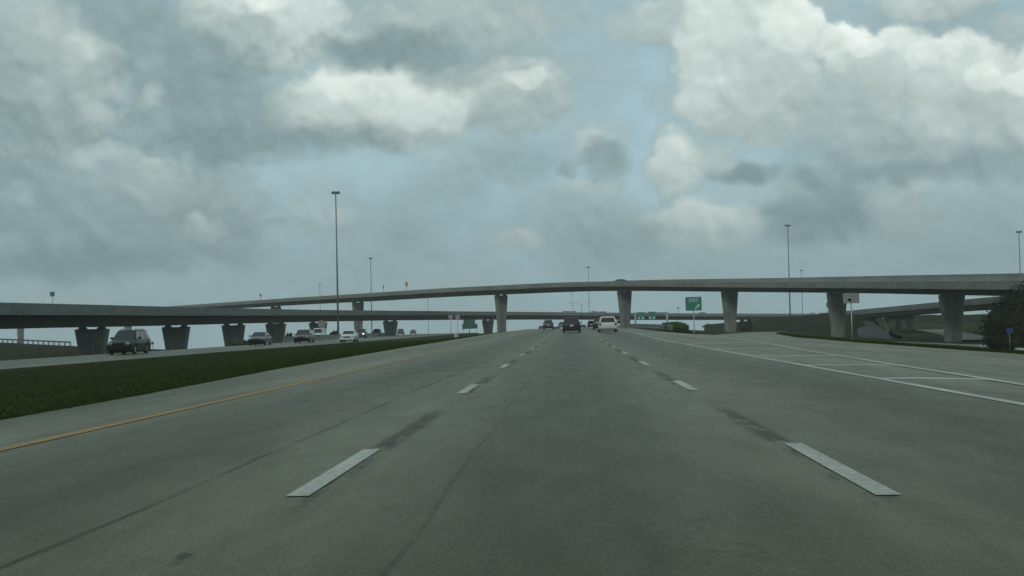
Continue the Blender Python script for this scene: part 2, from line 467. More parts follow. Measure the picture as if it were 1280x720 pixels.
# ------------------------------------------------------------------ paths used for bridges
def catmull(pts, n):
    out = []; q = [pts[0]*2-pts[1]] + pts + [pts[-1]*2-pts[-2]]
    for i in range(1, len(q)-2):
        for k in range(n):
            t = k/n; p0, p1, p2, p3 = q[i-1:i+3]
            out.append(.5*((2*p1)+(p2-p0)*t+(2*p0-5*p1+4*p2-p3)*t*t+(3*p1-p0-3*p2+p3)*t**3))
    out.append(pts[-1]); return out
def smooth_path(pts, it=6):
    for _ in range(it):
        pts = [pts[0]] + [pts[i-1]*.25+pts[i]*.5+pts[i+1]*.25 for i in range(1, len(pts)-1)] + [pts[-1]]
    return pts
def sweep(path, side, section, bank):
    """section: closed list of (offset away from the near edge, height); side = +1 when the deck lies left of travel"""
    rings = []
    for i, p in enumerate(path):
        t = (path[min(i+1, len(path)-1)]-path[max(i-1, 0)]); t.z = 0; t.normalize()
        nrm = Vector((-t.y, t.x, 0))*side
        rings.append([p + nrm*o + Vector((0, 0, h + bank(i/(len(path)-1))*o)) for o, h in section])
    return rings
def bridge(name, label, pts, side, Wd=9.0, bank=lambda t: 0, girder=True, gd=1.25, par=.86, m=None, n=6, smooth=6):
    path = smooth_path(catmull([P(*q) for q in pts], n), smooth)
    b = empty(name, path[len(path)//2], 0, label, 'bridge')
    inv = Matrix.Translation(-Vector(path[len(path)//2]))
    m = m or (MT['conc_deck'], MT['conc_girder'])
    sp = par; sd = par+.24; W = Wd
    def add(nm, sec, mat):
        mb = MB(); mb.loft(sweep(path, side, sec, bank)); mb.bm.transform(inv)
        return mb.build(nm, mat, b)
    add('parapet', [(0, 0), (.2, 0), (.26, -.45), (.42, -sp+.02), (0, -sp+.02)], m[0])
    add('parapet', [(W-.2, 0), (W, 0), (W, -sp+.02), (W-.42, -sp+.02), (W-.26, -.45)], m[0])
    add('deck_slab', [(0.02, -sp+.02), (W-.02, -sp+.02), (W-.02, -sd), (W-1.9, -sd-.12), (1.9, -sd-.12), (.02, -sd)], m[0])
    if girder:
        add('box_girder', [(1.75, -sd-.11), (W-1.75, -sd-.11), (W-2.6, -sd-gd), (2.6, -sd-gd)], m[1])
    return b, path

# low ramp bridge, from the left edge of the frame away and across the road far ahead
LOW = [(-120, 375, 96), (-55, 376.5, 105), (0, 378, 114), (58, 379.4, 124), (115, 380.8, 137), (168, 382.2, 150), (220, 383.6, 165), (292, 385.2, 195), (345, 386.4, 226), (400, 387.4, 263), (488, 388.3, 322), (550, 388.9, 362), (610, 389.5, 400), (700, 390.2, 438), (800, 391.2, 470), (900, 391.9, 500), (1040, 392.2, 540), (1150, 392.6, 575)]
low, lowp = bridge('ramp_bridge', 'low concrete ramp bridge running along the left and crossing the road farthest away', LOW, 1)
FLY = [(1420, 349.6, 138), (1340, 350.0, 149), (1280, 350.5, 159), (1190, 351.2, 177), (1050, 351.9, 222), (913, 352.2, 259), (781, 351.6, 291), (700, 353.0, 309), (627, 356.6, 328), (540, 361, 352), (448, 367.2, 380), (350, 373.2, 430), (230, 381.6, 500), (160, 386, 545), (25, 392, 610), (-80, 396, 660)]
fly, flyp = bridge('flyover_bridge', 'tall curved concrete flyover crossing the whole picture above all other bridges', FLY, -1,
                   bank=lambda t: .085*(1-ss(.25, .5, t))+.01, gd=1.12, smooth=5)
RGT = [(1066, 390.6, 322), (1120, 386.0, 294), (1190, 379.7, 262), (1250, 374.4, 236), (1330, 367.5, 206), (1420, 361, 182)]
rgt, rgtp = bridge('slab_bridge', 'thin sloping slab bridge at the right, beneath the flyover, resting on column bents', RGT, -1, Wd=8.0, girder=False, par=.82, smooth=2)
inv = Matrix.Translation(-rgt.location)
mb = MB(); mb.loft(sweep(rgtp, -1, [(.5, -1.17), (7.5, -1.17), (7.3, -1.75), (.7, -1.75)], lambda t: 0)); mb.bm.transform(inv)
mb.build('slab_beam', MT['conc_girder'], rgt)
low_bottom, fly_bottom = .86+.24+1.25, .86+.24+1.25

# ------------------------------------------------------------------ flared piers
def nearest(path, X, Y, side, off=4.5):
    best = None
    for i in range(len(path)-1):
        t = path[i+1]-path[i]; t.z = 0; t.normalize()
        nrm = Vector((-t.y, t.x, 0))*side
        for k in range(10):
            q = path[i].lerp(path[i+1], k/10); c = q+nrm*off
            d = abs(c.x*Y - X*c.y)/c.length      # same bearing from the camera
            if best is None or d < best[0]: best = (d, c, t, q)
    return best
def pier(px, path, side, label, bank=0.0, wt=3.7, wb=2.55, base=None, tall=True, group=None, drop=2.35):
    d = ray(px, 400)
    _, c, t, near = nearest(path, d.x, d.y, side)
    top = c.z - drop + bank*4.5 - .24
    zb = (zg(c.x, c.y) if base is None else base) - .6
    ang = math.atan2(t.y, t.x) + math.pi/2
    rt = empty('bridge_pier', (c.x, c.y, zb), ang, label, 'bridge pier', group)
    H = top-zb; rings = []
    flare = H*(.92 if H < 4.5 else .74)
    for k in range(15):
        z = H*k/14
        u = max(0, (z-(H-flare))/flare)
        w = lerp(wb, wt, u**1.1)/2; q = .62+.10*u
        rec = .13
        rings.append([(-w+.18, -q, z), (-w*.42, -q, z), (-w*.36, -q+rec, z), (w*.36, -q+rec, z), (w*.42, -q, z), (w-.18, -q, z), (w, -q+.18, z), (w, q-.18, z),
                      (w-.18, q, z), (w*.42, q, z), (w*.36, q-rec, z), (-w*.36, q-rec, z), (-w*.42, q, z), (-w+.18, q, z), (-w, q-.18, z), (-w, -q+.18, z)])
    mb = MB(); mb.loft(rings); mb.build('column', MT['conc_pier'], rt)
    for s in (-1, 1):
        mb = MB(); mb.box(s*1.12-.42, s*1.12+.42, -.45, .45, H-.02, H+.14, bev=.02); bl = mb.build('bearing_block', MT['conc_pier'], rt)
        mb = MB(); mb.box(s*1.12-.3, s*1.12+.3, -.33, .33, H+.14, H+.26); mb.build('bearing_pad', MT['rubber'], bl)
    return rt
G1 = 'flared piers under the low ramp bridge'; G2 = 'flared piers under the flyover'
for px, lb in (
    (115, 'wide flared concrete pier just left of the dark green suv'),
    (220, 'flared concrete pier under the low bridge just right of the dark green suv'),
    (292, 'flared concrete pier under the low bridge with a grass mound at its foot'),
    (345, 'flared concrete pier under the low bridge standing behind the barrier between two grey cars'),
    (398, 'flared concrete pier behind the round sign and white van'),
    (488, 'small flared concrete pier right of the white sedan, under the low bridge'),
    (610, 'dark short flared pier close to the left side of the tall pale median pier')):
    pier(px, lowp, 1, lb, wt=3.75, wb=2.7, group=G1)
for px, lb in ((778, 'far low bridge pier hidden behind the tall flyover pier by the guardrail'), (915, 'far low bridge pier behind the tall pier beside the exit sign')):
    pier(px, lowp, 1, lb, group=G1)
for px, lb in (
    (1190, 'tall flared flyover pier nearest the camera, in front of the slab bridge'),
    (1048, 'dark tall flared flyover pier behind the blank grey sign'),
    (913, 'tall flared flyover pier just right of the green exit sign'),
    (781, 'tall flared flyover pier just right of the white minivan'),
    (627, 'tall pale flyover pier at the end of the grass median'),
    (448, 'flyover pier seen above and below the low bridge behind the white sedan'),
    (345, 'far flyover pier hidden behind the low bridge pier between two grey cars'),
    (160, 'small pale flyover pier seen just above the dark green suv'),
    (25, 'small pale flyover pier behind the guardrail at the far left')):
    bk = {1190: .09, 1048: .088, 913: .08, 781: .055}.get(px, .01)
    pier(px, flyp, -1, lb, bank=bk, wt=3.5, wb=2.25, group=G2, drop=2.22)

# ------------------------------------------------------------------ banks and abutment
def bank_strip(name, rows, m, disp=.0, seed=1, kind='structure', sub=1):
    """rows: list of equally long polylines (front foot, ..., crest, back)"""
    mb = MB(); V = []
    for r_ in rows:
        q = []
        for i in range(len(r_)-1):
            for k in range(6): q.append(Vector(r_[i]).lerp(Vector(r_[i+1]), k/6))
        q.append(Vector(r_[-1])); V.append(q)
    full = []
    for j in range(len(V)-1):
        for k in range(4): full.append([V[j][i].lerp(V[j+1][i], k/4) for i in range(len(V[j]))])
    full.append(V[-1])
    for r_ in full:
        for p in r_:
            nn = mnoise.fractal(Vector((p.x*.25+seed, p.y*.25, p.z*.25)), 1, 2, 4)
            p += Vector((0, -nn*disp, nn*disp))
    mb.loft(full, closed=False, caps=False)
    o = mb.build(name, m, None, kind, smooth=True)
    if sum(p.normal.z*p.area for p in o.data.polygons) < 0: o.data.flip_normals()
    return o
# bank that carries the right-hand slab bridge
cr_ = [P(880, 406.5, 400), P(925, 402.5, 370), P(985, 396.5, 335), P(1040, 391.8, 312), P(1064, 391.0, 302), P(1082, 396.5, 296)]
ft_ = [P(880, 413, 372), P(925, 417.3, 330), P(985, 418.5, 290), P(1040, 419.5, 268), P(1064, 420.5, 262), P(1078, 422.0, 262)]
md_ = [lerp(a_, b_, .55)+Vector((0, -1.2, .25)) for a_, b_ in zip(ft_, cr_)]
tp_ = [c_+Vector((4, 9, .1)) for c_ in cr_]; bk_ = [c_+Vector((12, 30, -6)) for c_ in cr_]
lo_ = [f_+Vector((0, -6, -1.5)) for f_ in ft_]
bank_strip('weedy_embankment', [lo_, ft_, md_, cr_, tp_, bk_], MT['ivy'], .35, 3)
# paved slope under the end of the slab bridge
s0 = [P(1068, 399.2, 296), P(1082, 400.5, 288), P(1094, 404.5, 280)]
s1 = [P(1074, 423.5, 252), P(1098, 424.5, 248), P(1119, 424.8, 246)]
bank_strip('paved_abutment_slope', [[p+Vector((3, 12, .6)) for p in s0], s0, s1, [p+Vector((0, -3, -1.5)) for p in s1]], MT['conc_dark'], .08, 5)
mb = MB(); a0 = P(1064, 391, 299)
mb.box(-1.2, 1.0, -.5, 9, -7, -.3); o = mb.build('bridge_abutment', MT['conc'], None); o.location = a0 + Vector((-.6, -.2, 0)); o['kind'] = 'structure'
# bent of columns under the slab bridge
def bent(px, label):
    d = ray(px, 400); _, c, t, near = nearest(rgtp, d.x, d.y, -1, 4.0)
    ang = math.atan2(t.y, t.x)+math.pi/2; zb = zg(c.x, c.y)-.8
    top = c.z-1.75
    rt = empty('column_bent', (c.x, c.y, zb), ang, label, 'bridge pier', 'column bents under the slab bridge')
    mb = MB(); mb.box(-3.3, 3.3, -.55, .55, top-zb-.8, top-zb-.01, bev=.04); mb.build('cap_beam', MT['conc_pier'], rt)
    for x in (-2.5, 0, 2.5):
        mb = MB(); mb.box(x-.42, x+.42, -.42, .42, 0, top-zb-.79, bev=.06); mb.build('column', MT['conc_pier'], rt)
bent(1123, 'three column concrete bent under the slab bridge beside its paved abutment slope')
# far grassy bank below the slab bridge
crf = [P(1075, 396.0, 430), P(1130, 394.6, 410), P(1190, 393.6, 390), P(1240, 393, 372), P(1330, 391, 350)]
ftf = [P(1075, 404, 415), P(1130, 404.5, 390), P(1190, 404.5, 365), P(1240, 404.5, 348), P(1330, 405, 322)]
bank_strip('far_grass_bank', [[p+Vector((0, -8, -2)) for p in ftf], ftf, crf, [p+Vector((5, 12, 0)) for p in crf], [p+Vector((15, 40, -8)) for p in crf]], MT['ivy'], .2, 9)
# grass field plane up to that bank
bank_strip('far_field', [[P(1128, 424, 205)+Vector((0, 0, -.6)), P(1200, 424, 185)+Vector((0, 0, -.6)), P(1330, 424, 165)+Vector((0, 0, -.6))], [P(1128, 421, 235), P(1200, 422.5, 205), P(1330, 424, 178)],
                          [P(1100, 410, 320), P(1190, 411, 290), P(1330, 412, 250)], [P(1080, 403.6, 416), P(1190, 404.1, 366), P(1330, 404.6, 323)]], MT['grass'], 0, 2)
# left berm with guardrail
def berm_rows():
    fr = [Vector((Fn(Y)-.5, Y, z_opp(Y)-.06)) for Y in (50, 75, 98, 118, 134, 150)]
    crx = [P(-220, 417, 262), P(-110, 422.6, 250), P(0, 428.0, 236), P(45, 430.2, 224), P(88, 432.3, 213), P(125, 436, 200)]
    mid = [lerp(a_, b_, .34) for a_, b_ in zip(fr, crx)]
    for q in mid: q.z = min(q.z, zg(q.x, q.y)+.02) if q.y > 110 else q.z-.1
    return [fr, mid, crx, [p+Vector((-3, 6, -.5)) for p in crx], [p+Vector((-25, 40, -6)) for p in crx]], crx
rows, crx = berm_rows()
bank_strip('left_berm', rows, MT['rough_grass'], .06, 12)
# guardrail on the berm
def guardrail(name, label, path, h=.78, gap=2.0, beam=.16, group=None, m=None):
    m = m or MT['rail']
    rt = empty(name, path[0], 0, label, 'guardrail', group); inv = -Vector(path[0])
    L = [0]
    for p, q in zip(path, path[1:]): L.append(L[-1]+(q-p).length)
    def at(s):
        for i in range(len(path)-1):
            if s <= L[i+1]: return path[i].lerp(path[i+1], (s-L[i])/(L[i+1]-L[i]))
        return path[-1]
    n = max(1, int(L[-1]/gap))
    pts = [at(L[-1]*k/n)+inv for k in range(n+1)]
    mb = MB(); rings = []
    for i, p in enumerate(pts):
        t = pts[min(i+1, n)]-pts[max(i-1, 0)]; t.z = 0; t.normalize(); s_ = Vector((-t.y, t.x, 0))
        sec = [(0, h-beam*2), (.05, h-beam*1.7), (.0, h-beam), (.05, h-beam*.3), (0, h), (-.02, h), (.03, h-beam*.3), (-.02, h-beam), (.03, h-beam*1.7), (-.02, h-beam*2)]
        rings.append([p+s_*o+Vector((0, 0, z)) for o, z in sec])
    mb.loft(rings); mb.build('rail_beam', m, rt)
    for p in pts[:100]:
        mb = MB(); mb.box(p.x-.08, p.x+.08, p.y-.08, p.y+.08, p.z-.4, p.z+h-.05); mb.build('post', m, rt)
    return rt
guardrail('guardrail', 'dark guardrail on posts along the crest of the berm at the far left', [crx[0], crx[1], crx[2], crx[3], crx[4]], h=.72, gap=2.3, beam=.13)

# concrete barrier along the far side of the opposite road
def barrier(name, label, path, h=.85, m=None):
    rt0 = path[0]; mb = MB(); rings = []
    for i, p in enumerate(path):
        t = path[min(i+1, len(path)-1)]-path[max(i-1, 0)]; t.z = 0; t.normalize(); s_ = Vector((-t.y, t.x, 0))
        rings.append([p-rt0+s_*o+Vector((0, 0, z)) for o, z in ((-.3, -.2), (.3, -.2), (.3, .08), (.17, .3), (.08, h), (-.08, h), (-.17, .3), (-.3, .08))])
    mb.loft(rings); o = mb.build(name, m or MT['conc_pier'], None); o.location = rt0
    return tag(o, label, 'barrier')
barrier('concrete_barrier', 'long grey concrete barrier along the far edge of the opposite road', [Vector((Fn(y)-.7, y, z_opp(y)-.03)) for y in range(178, 360, 8)])
guardrail('guardrail', 'grey guardrail along the right shoulder beyond the exit, by the dark bush', [Vector((interp([(182, 13.8), (250, 12.9), (330, 12.6)], y), y, zg(13, y)-.02)) for y in range(182, 350, 8)], h=.8, gap=2.4, beam=.2, m=MT['steel_dark'])

# loop road and path on the right
def ribbon(name, pts, w, m, dz=.05, drape=False):
    path = catmull([Vector(p) for p in pts], 6); rings = []
    for i, p in enumerate(path):
        t = path[min(i+1, len(path)-1)]-path[max(i-1, 0)]; t.z = 0; t.normalize(); s_ = Vector((-t.y, t.x, 0))
        ww = w
        if drape:
            L_, R_ = p-s_*ww/2, p+s_*ww/2
            L_.z = zg(L_.x, L_.y)+dz; R_.z = zg(R_.x, R_.y)+dz; M_ = (L_+R_)/2; M_.z = zg(M_.x, M_.y)+dz
            rings.append([L_-Vector((0, 0, .4)), L_, M_, R_, R_-Vector((0, 0, .4))]); continue
        rings.append([p-s_*ww/2+Vector((0, 0, dz-.4)), p-s_*ww/2+Vector((0, 0, dz)), p+s_*ww/2+Vector((0, 0, dz)), p+s_*ww/2+Vector((0, 0, dz-.4))])
    mb = MB(); mb.loft(rings, closed=False, caps=False)
    o = mb.build(name, m, None, 'structure')
    if sum(q.normal.z*q.area for q in o.data.polygons) < 0: o.data.flip_normals()
    return o
ribbon('loop_road', [P(1108, 409.0, 335), P(1140, 410.3, 318), P(1170, 413.2, 272), P(1192, 417.0, 236), P(1205, 420, 215), P(1225, 424.5, 188)], 5.6, MT['path'], .03)
kp = [P(1150, 429.2, 158), P(1172, 430.2, 148), P(1200, 430.6, 143), P(1232, 431.8, 136), P(1262, 434.5, 127), P(1300, 437.5, 120), P(1340, 440, 114)]
ribbon('paved_path', kp, 6.5, MT['path'], .07, True)
kb = [P(1226, 428.0, 128), P(1231, 430.6, 124), P(1240, 432.8, 120), P(1258, 435.0, 114), P(1285, 437.6, 109), P(1330, 440.5, 104)]
mb = MB(); pth = catmull(kb, 5); rings = []
for p in pth: p.z = zg(p.x, p.y)+.06
for i, p in enumerate(pth):
    t = pth[min(i+1, len(pth)-1)]-pth[max(i-1, 0)]; t.z = 0; t.normalize(); s_ = Vector((-t.y, t.x, 0))
    rings.append([p+s_*o_+Vector((0, 0, z)) for o_, z in ((-.09, -.6), (.09, -.6), (.09, .14), (-.09, .14))])
mb.loft(rings); mb.build('path_kerb', MT['sign_white'], None, 'structure')

# ------------------------------------------------------------------ vegetation
def foliage(name, label, cat, loc, lobes, nleaf, leaf, m, core=True, group=None, seed=1, trunk=True):
    r_ = random.Random(seed)
    rt = empty(name, loc, 0, label, cat, group)
    if trunk:
        mb = MB()
        for k in range(4):
            lb = lobes[k % len(lobes)]
            mb.tube((r_.uniform(-.2, .2), r_.uniform(-.2, .2), -.3), (lb[0]*.7, lb[1]*.7, lb[2]), .11, .04, 7)
        mb.build('trunk', MT['bark'], rt)
    mb = MB()
    if core:
        for (x, y, z, a_, b_, c_) in lobes:
            t = bmesh.ops.create_icosphere(mb.bm, subdivisions=3, radius=1)
            for v in t['verts']:
                k = .90+.20*mnoise.noise(v.co*2.3+Vector((x, y, z)))
                v.co = Vector((x+v.co.x*a_*k, y+v.co.y*b_*k, max(-.25, z+v.co.z*c_*k)))
    tot = sum(l[3]*l[5] for l in lobes)
    for (x, y, z, a_, b_, c_) in lobes:
        for i in range(int(nleaf*a_*c_/tot)):
            d = Vector((r_.gauss(0, 1), r_.gauss(0, 1), r_.gauss(0, 1))).normalized()
            k = .90+.20*r_.random()+.20*mnoise.noise(d*2.3+Vector((x, y, z)))
            p = Vector((x+d.x*a_*k, y+d.y*b_*k, z+d.z*c_*k))
            if p.z < -.1: continue
            s = leaf*r_.uniform(.5, 1.3)
            u = Vector((r_.gauss(0, 1), r_.gauss(0, 1), r_.gauss(0, 1))).normalized()
            w = u.cross(d+u*.1).normalized()
            q = [p-u*s, p+w*s*.5, p+u*s, p-w*s*.5]
            mb.bm.faces.new([mb.bm.verts.new(t) for t in q])
    mb.build('crown', m, rt, fixn=False)
    return rt
b0 = Vector((P(1317, 436, 112).x, 114, zg(P(1317, 436, 112).x, 114)))
foliage('large_shrub', 'huge dark rounded shrub at the right edge behind the small blue sign', 'shrub', b0,
        [(-1.9, 0, 2.0, 3.0, 3.2, 2.6), (-.2, .3, 2.9, 3.4, 3.2, 2.9), (2.4, 0, 3.4, 3.8, 3.4, 3.3), (-2.6, -.3, 1.0, 2.5, 2.4, 1.9), (5.5, .5, 3.4, 3.8, 3.2, 4.0), (0, -1.2, .8, 5.0, 2.6, 2.0)], 26000, .13, MT['leaf'], seed=4)
def bush(px, py, Y, w, h, label, m, seed, n=2600):
    p = P(px, py, Y); g_ = zg(p.x, p.y)
    if p.z > g_: h += p.z-g_; p.z = g_
    r_ = random.Random(seed)
    lobes = [(r_.uniform(-.36, .36)*w, r_.uniform(-.2, .2)*w, h*r_.uniform(.2, .6), w*r_.uniform(.13, .24), w*.2, h*r_.uniform(.25, .5)) for _ in range(9)]
    foliage('bush', label, 'bush', p, lobes, n, .07*max(1, Y/150), m, seed=seed)
bush(851, 411.0, 190, 4.4, 1.05, 'low green bush at the left end of the grass patch below the exit sign', MT['leaf2'], 11)
bush(833, 409.0, 215, 2.4, .9, 'smaller dark bush at the end of the grey guardrail', MT['leaf2'], 12, 1500)
bush(933, 409.0, 330, 3.6, 2.2, 'round dark bush just right of the pier beside the exit sign', MT['leaf'], 13, 1500)
bush(307, 432.0, 168, 4.6, .95, 'low green bush at the foot of the pier left of the silver grey sedan', MT['leaf2'], 14, 2200)
bush(326, 428, 182, 1.5, .8, 'tiny dark bush just behind the silver grey sedan', MT['leaf'], 15, 900)
bush(361, 424, 205, 1.2, 1.1, 'tiny dark bush above the barrier left of the dark red roofed car', MT['leaf'], 16, 800)
bush(417, 419.5, 262, 1.9, 1.0, 'tiny dark bush at the foot of the tall light mast', MT['leaf'], 17, 800)
# grass mound where the exit road splits off
nose = [[(x, Y, zg(x, Y)+h) for x, h in zip([lerp(Ee(Y)+2.7, Lr(Y), t) for t in (0, .15, .4, .7, 1)], (-.05, .12, .2, .12, -.05))] for Y in range(146, 262, 6)]
mb = MB(); mb.loft(nose, closed=False, caps=False); o = mb.build('gore_grass', MT['grass'], None, 'structure', smooth=True)
if sum(p.normal.z*p.area for p in o.data.polygons) < 0: o.data.flip_normals()

# ------------------------------------------------------------------ light masts
def mast(px, pyt, pyb, Y, label, r=.2, lamps=6):
    tp = P(px, pyt, Y); base = P(px, pyb, Y); base.z = min(base.z, zg(base.x, base.y))
    H = tp.z-base.z
    rt = empty('light_mast', (tp.x, tp.y, base.z), 0, label, 'light mast', 'high light masts')
    mb = MB(); mb.tube((0, 0, -.5), (0, 0, H), r, r*.5, 12); mb.build('pole', MT['mast'], rt)
    mb = MB(); n = 16
    for k in range(n):
        A = (math.cos(2*math.pi*k/n)*.4, math.sin(2*math.pi*k/n)*.4, H+.1); B = (math.cos(2*math.pi*(k+1)/n)*.4, math.sin(2*math.pi*(k+1)/n)*.4, H+.1)
        mb.tube(A, B, .05, n=6)
    for k in range(3):
        mb.tube((0, 0, H-.1), (math.cos(2*math.pi*k/3)*.4, math.sin(2*math.pi*k/3)*.4, H+.1), .05, n=6)
    mb.build('lamp_ring', MT['mast'], rt)
    for k in range(lamps):
        an = 2*math.pi*(k+.3)/lamps; c = Vector((math.cos(an)*.62, math.sin(an)*.62, H-.05))
        mb = MB(); mb.tube(c+Vector((0, 0, .35)), c, .1, .24, 10); mb.tube(c, c-Vector((0, 0, .16)), .24, .18, 10); mb.build('luminaire', MT['mast'], rt)
mast(419.6, 241, 418, 250, 'tallest looking light mast, standing left of the road behind the white sedan', .21)
mast(463.2, 323, 417, 500, 'thin light mast just right of the tallest one, rising behind both bridges', .22)
mast(399.8, 356, 415, 760, 'faint distant light mast left of the tallest one', .22)
mast(735.3, 334, 409, 620, 'thin light mast rising behind the middle of the flyover', .2)
mast(984.6, 282, 408, 345, 'tall light mast rising behind the flyover on the right', .2)
mast(1001.6, 338, 405, 640, 'thin short looking light mast just right of a taller one', .22)
mast(1273.6, 290, 402, 350, 'light mast at the right edge of the picture behind the flyover', .2)
mast(535, 374, 412, 1000, 'faint distant light mast seen only between the two bridges', .25)
mast(715.3, 365, 408, 1050, 'faint distant mast behind the curved arm street light', .25)
# arm street light on the far bridge
b_ = P(727, 390.5, 446); t_ = P(727, 381, 446); e_ = P(713, 378.6, 444)
rt = empty('street_light', b_, 0, 'street light with a long raised arm standing on the far bridge', 'street light')
mb = MB(); mb.tube((0, 0, -1.0), t_-b_, .1, .08, 8); mb.build('pole', MT['steel'], rt)
mb = MB(); mb.tube(t_-b_, lerp(t_, e_, .5)-b_+Vector((0, 0, .12)), .06, .06, 8); mb.tube(lerp(t_, e_, .5)-b_+Vector((0, 0, .12)), e_-b_, .06, .05, 8); mb.build('arm', MT['steel'], rt)
q = e_-b_
mb = MB(); mb.box(q.x-.55, q.x+.2, q.y-.16, q.y+.16, q.z-.12, q.z+.1, bev=.04); mb.build('luminaire', MT['steel_dark'], rt)

# ------------------------------------------------------------------ signs
def text_mesh(s, size, m, name, parent, loc, bold=.0):
    cu_ = bpy.data.curves.new(name, 'FONT'); cu_.body = s; cu_.size = size; cu_.align_x = 'CENTER'; cu_.align_y = 'CENTER'; cu_.extrude = .008; cu_.offset = bold
    ob = bpy.data.objects.new(name, cu_); col.objects.link(ob)
    dg = bpy.context.evaluated_depsgraph_get(); me = bpy.data.meshes.new_from_object(ob.evaluated_get(dg))
    bpy.data.objects.remove(ob); me.name = name; me.materials.clear(); me.materials.append(m)
    o = bpy.data.objects.new(name, me); col.objects.link(o); o.parent = parent; o.location = loc; o.rotation_euler = (math.pi/2, 0, 0)
    return o
def board_bm(w, h, z, t=.05, r=.06):
    mb = MB(); pts = []
    for cx_, cz_, a0 in ((w/2-r, h/2-r, 0), (-w/2+r, h/2-r, 90), (-w/2+r, -h/2+r, 180), (w/2-r, -h/2+r, 270)):
        for k in range(4):
            an = R(a0+30*k); pts.append((cx_+r*math.cos(an), z+cz_+r*math.sin(an)))
    mb.prism(pts, 0, t); return mb
def arrow_pts(cx_, cz_, L, wd, ang):
    raw = [(-L/2, -wd*.28), (L*.05, -wd*.28), (L*.05, -wd*.75), (L/2, 0), (L*.05, wd*.75), (L*.05, wd*.28), (-L/2, wd*.28)]
    c_, s_ = math.cos(ang), math.sin(ang)
    return [(cx_+x*c_-z*s_, cz_+x*s_+z*c_) for x, z in raw]
# exit sign
Ye = 168; bp = P(867.8, 413.3, Ye); c0 = P(867.3, 379.7, Ye); wS = 20.0*Ye/FPX; hS = 17.0*Ye/FPX
rt = empty('exit_sign', bp, R(-4), 'green EXIT sign with white arrow on a single post in the grass patch', 'road sign')
zc = c0.z-bp.z
board_bm(wS, hS, zc, .06, .12).build('sign_board', MT['sign_green'], rt)
mb = MB(); mb.box(-.07, .07, .08, .2, -.9, zc+hS*.3); mb.build('post', MT['steel'], rt)
text_mesh('EXIT', .56, MT['lettering'], 'lettering', rt, (0, -.008, zc+hS*.24), .012)
mb = MB(); mb.prism(arrow_pts(wS*.24, zc-hS*.2, .85, .34, R(45)), -.012, -.002); mb.build('arrow', MT['lettering'], rt)
# blank grey sign (seen from behind) at the ramp edge
Yb = 61; bp = P(1066, 429.3, Yb); c0 = P(1064, 372.7, Yb)
rt = empty('blank_sign', bp, 0, 'blank grey rectangular sign on a post at the grass edge before a dark pier', 'road sign')
zc = c0.z-bp.z; xo = c0.x-bp.x
o = board_bm(20*Yb/FPX, 12.6*Yb/FPX, zc, .02, .03).build('sign_panel', MT['sign_grey'], rt); o.location.x = xo
mb = MB(); mb.tube((0, .06, -.4), (xo, .06, zc+.1), .032, .03, 10); mb.build('post', MT['steel'], rt)
mb = MB(); mb.box(xo-.14, xo-.02, -.05, -.005, zc-.12, zc-.02); mb.build('bracket', MT['black'], rt)
# small signs
def small_sign(px, py0, py1, pyb, wpx, Y, label, m, posts=1, name='small_sign', shape='rect', rz=0, mp=None, r=.035):
    c0 = P(px, (py0+py1)/2, Y); bp = P(px, pyb, Y); w, h = wpx*Y/FPX, (py1-py0)*Y/FPX
    rt = empty(name, (c0.x, c0.y, bp.z), rz, label, 'road sign'); zc = c0.z-bp.z
    if shape == 'round':
        mb = MB(); mb.prism([(w/2*math.cos(2*math.pi*k/20), zc+h/2*math.sin(2*math.pi*k/20)) for k in range(20)], 0, .04)
    elif shape == 'diamond':
        mb = MB(); mb.prism([(-w/2, zc), (0, zc-h/2), (w/2, zc), (0, zc+h/2)], 0, .04)
    elif shape == 'shield':
        mb = MB(); mb.prism([(w*x, zc+h*z) for x, z in ((-.5, .28), (-.36, .5), (-.18, .42), (0, .5), (.18, .42), (.36, .5), (.5, .28), (.48, -.05), (.3, -.33), (0, -.5), (-.3, -.33), (-.48, -.05))], 0, .04)
    else: mb = board_bm(w, h, zc, .04, min(w, h)*.08)
    mb.build('sign_panel', m, rt)
    for k in range(posts):
        x = 0 if posts == 1 else (-.3+.6*k)*w
        mb = MB(); mb.tube((x, .08, -.5), (x, .08, zc+h*.3), r, r, 8); mb.build('post', mp or MT['steel'], rt)
    return rt
small_sign(65.3, 364.6, 370.6, 379.4, 6.0, 132, 'small square dark sign standing on the low bridge at the far left', MT['sign_dim'])
small_sign(325.6, 367.4, 370.4, 374.6, 2.6, 452, 'tiny dark sign above the left end of the flyover', MT['sign_dim'], r=.06)
small_sign(479.3, 356.2, 361.0, 365.5, 1.8, 382, 'tiny pale sign above the flyover, left of the orange one', MT['sign_grey'], r=.06)
small_sign(508.2, 352.4, 358.0, 363.5, 3.0, 375, 'tiny orange brown sign standing on the flyover', MT['sign_brown'], r=.06)
small_sign(847.6, 383.6, 387.0, 392, 1.6, 480, 'tiny dark sign above the far bridge, left of the exit sign', MT['sign_dim'], r=.07)
small_sign(1036.5, 378.2, 384.2, 392.6, 7.4, 305, 'dark two post sign half hidden by the dark flyover pier', MT['sign_dim'], posts=2, r=.07)
small_sign(402, 400.2, 410.6, 424, 10.0, 180, 'large dull grey round sign in front of a low bridge pier, above the white van', MT['sign_dull'], shape='round', r=.05)
small_sign(190.6, 427.0, 431.0, 437.0, 3.6, 128, 'tiny dark round sign behind the rear of the dark green suv', MT['sign_dim'], shape='round', r=.03)
small_sign(1262.2, 410.0, 416.2, 434.5, 8.2, 98, 'small blue sign on a thin post in front of the huge shrub', MT['sign_blue'], r=.03, mp=MT['steel_dark'])
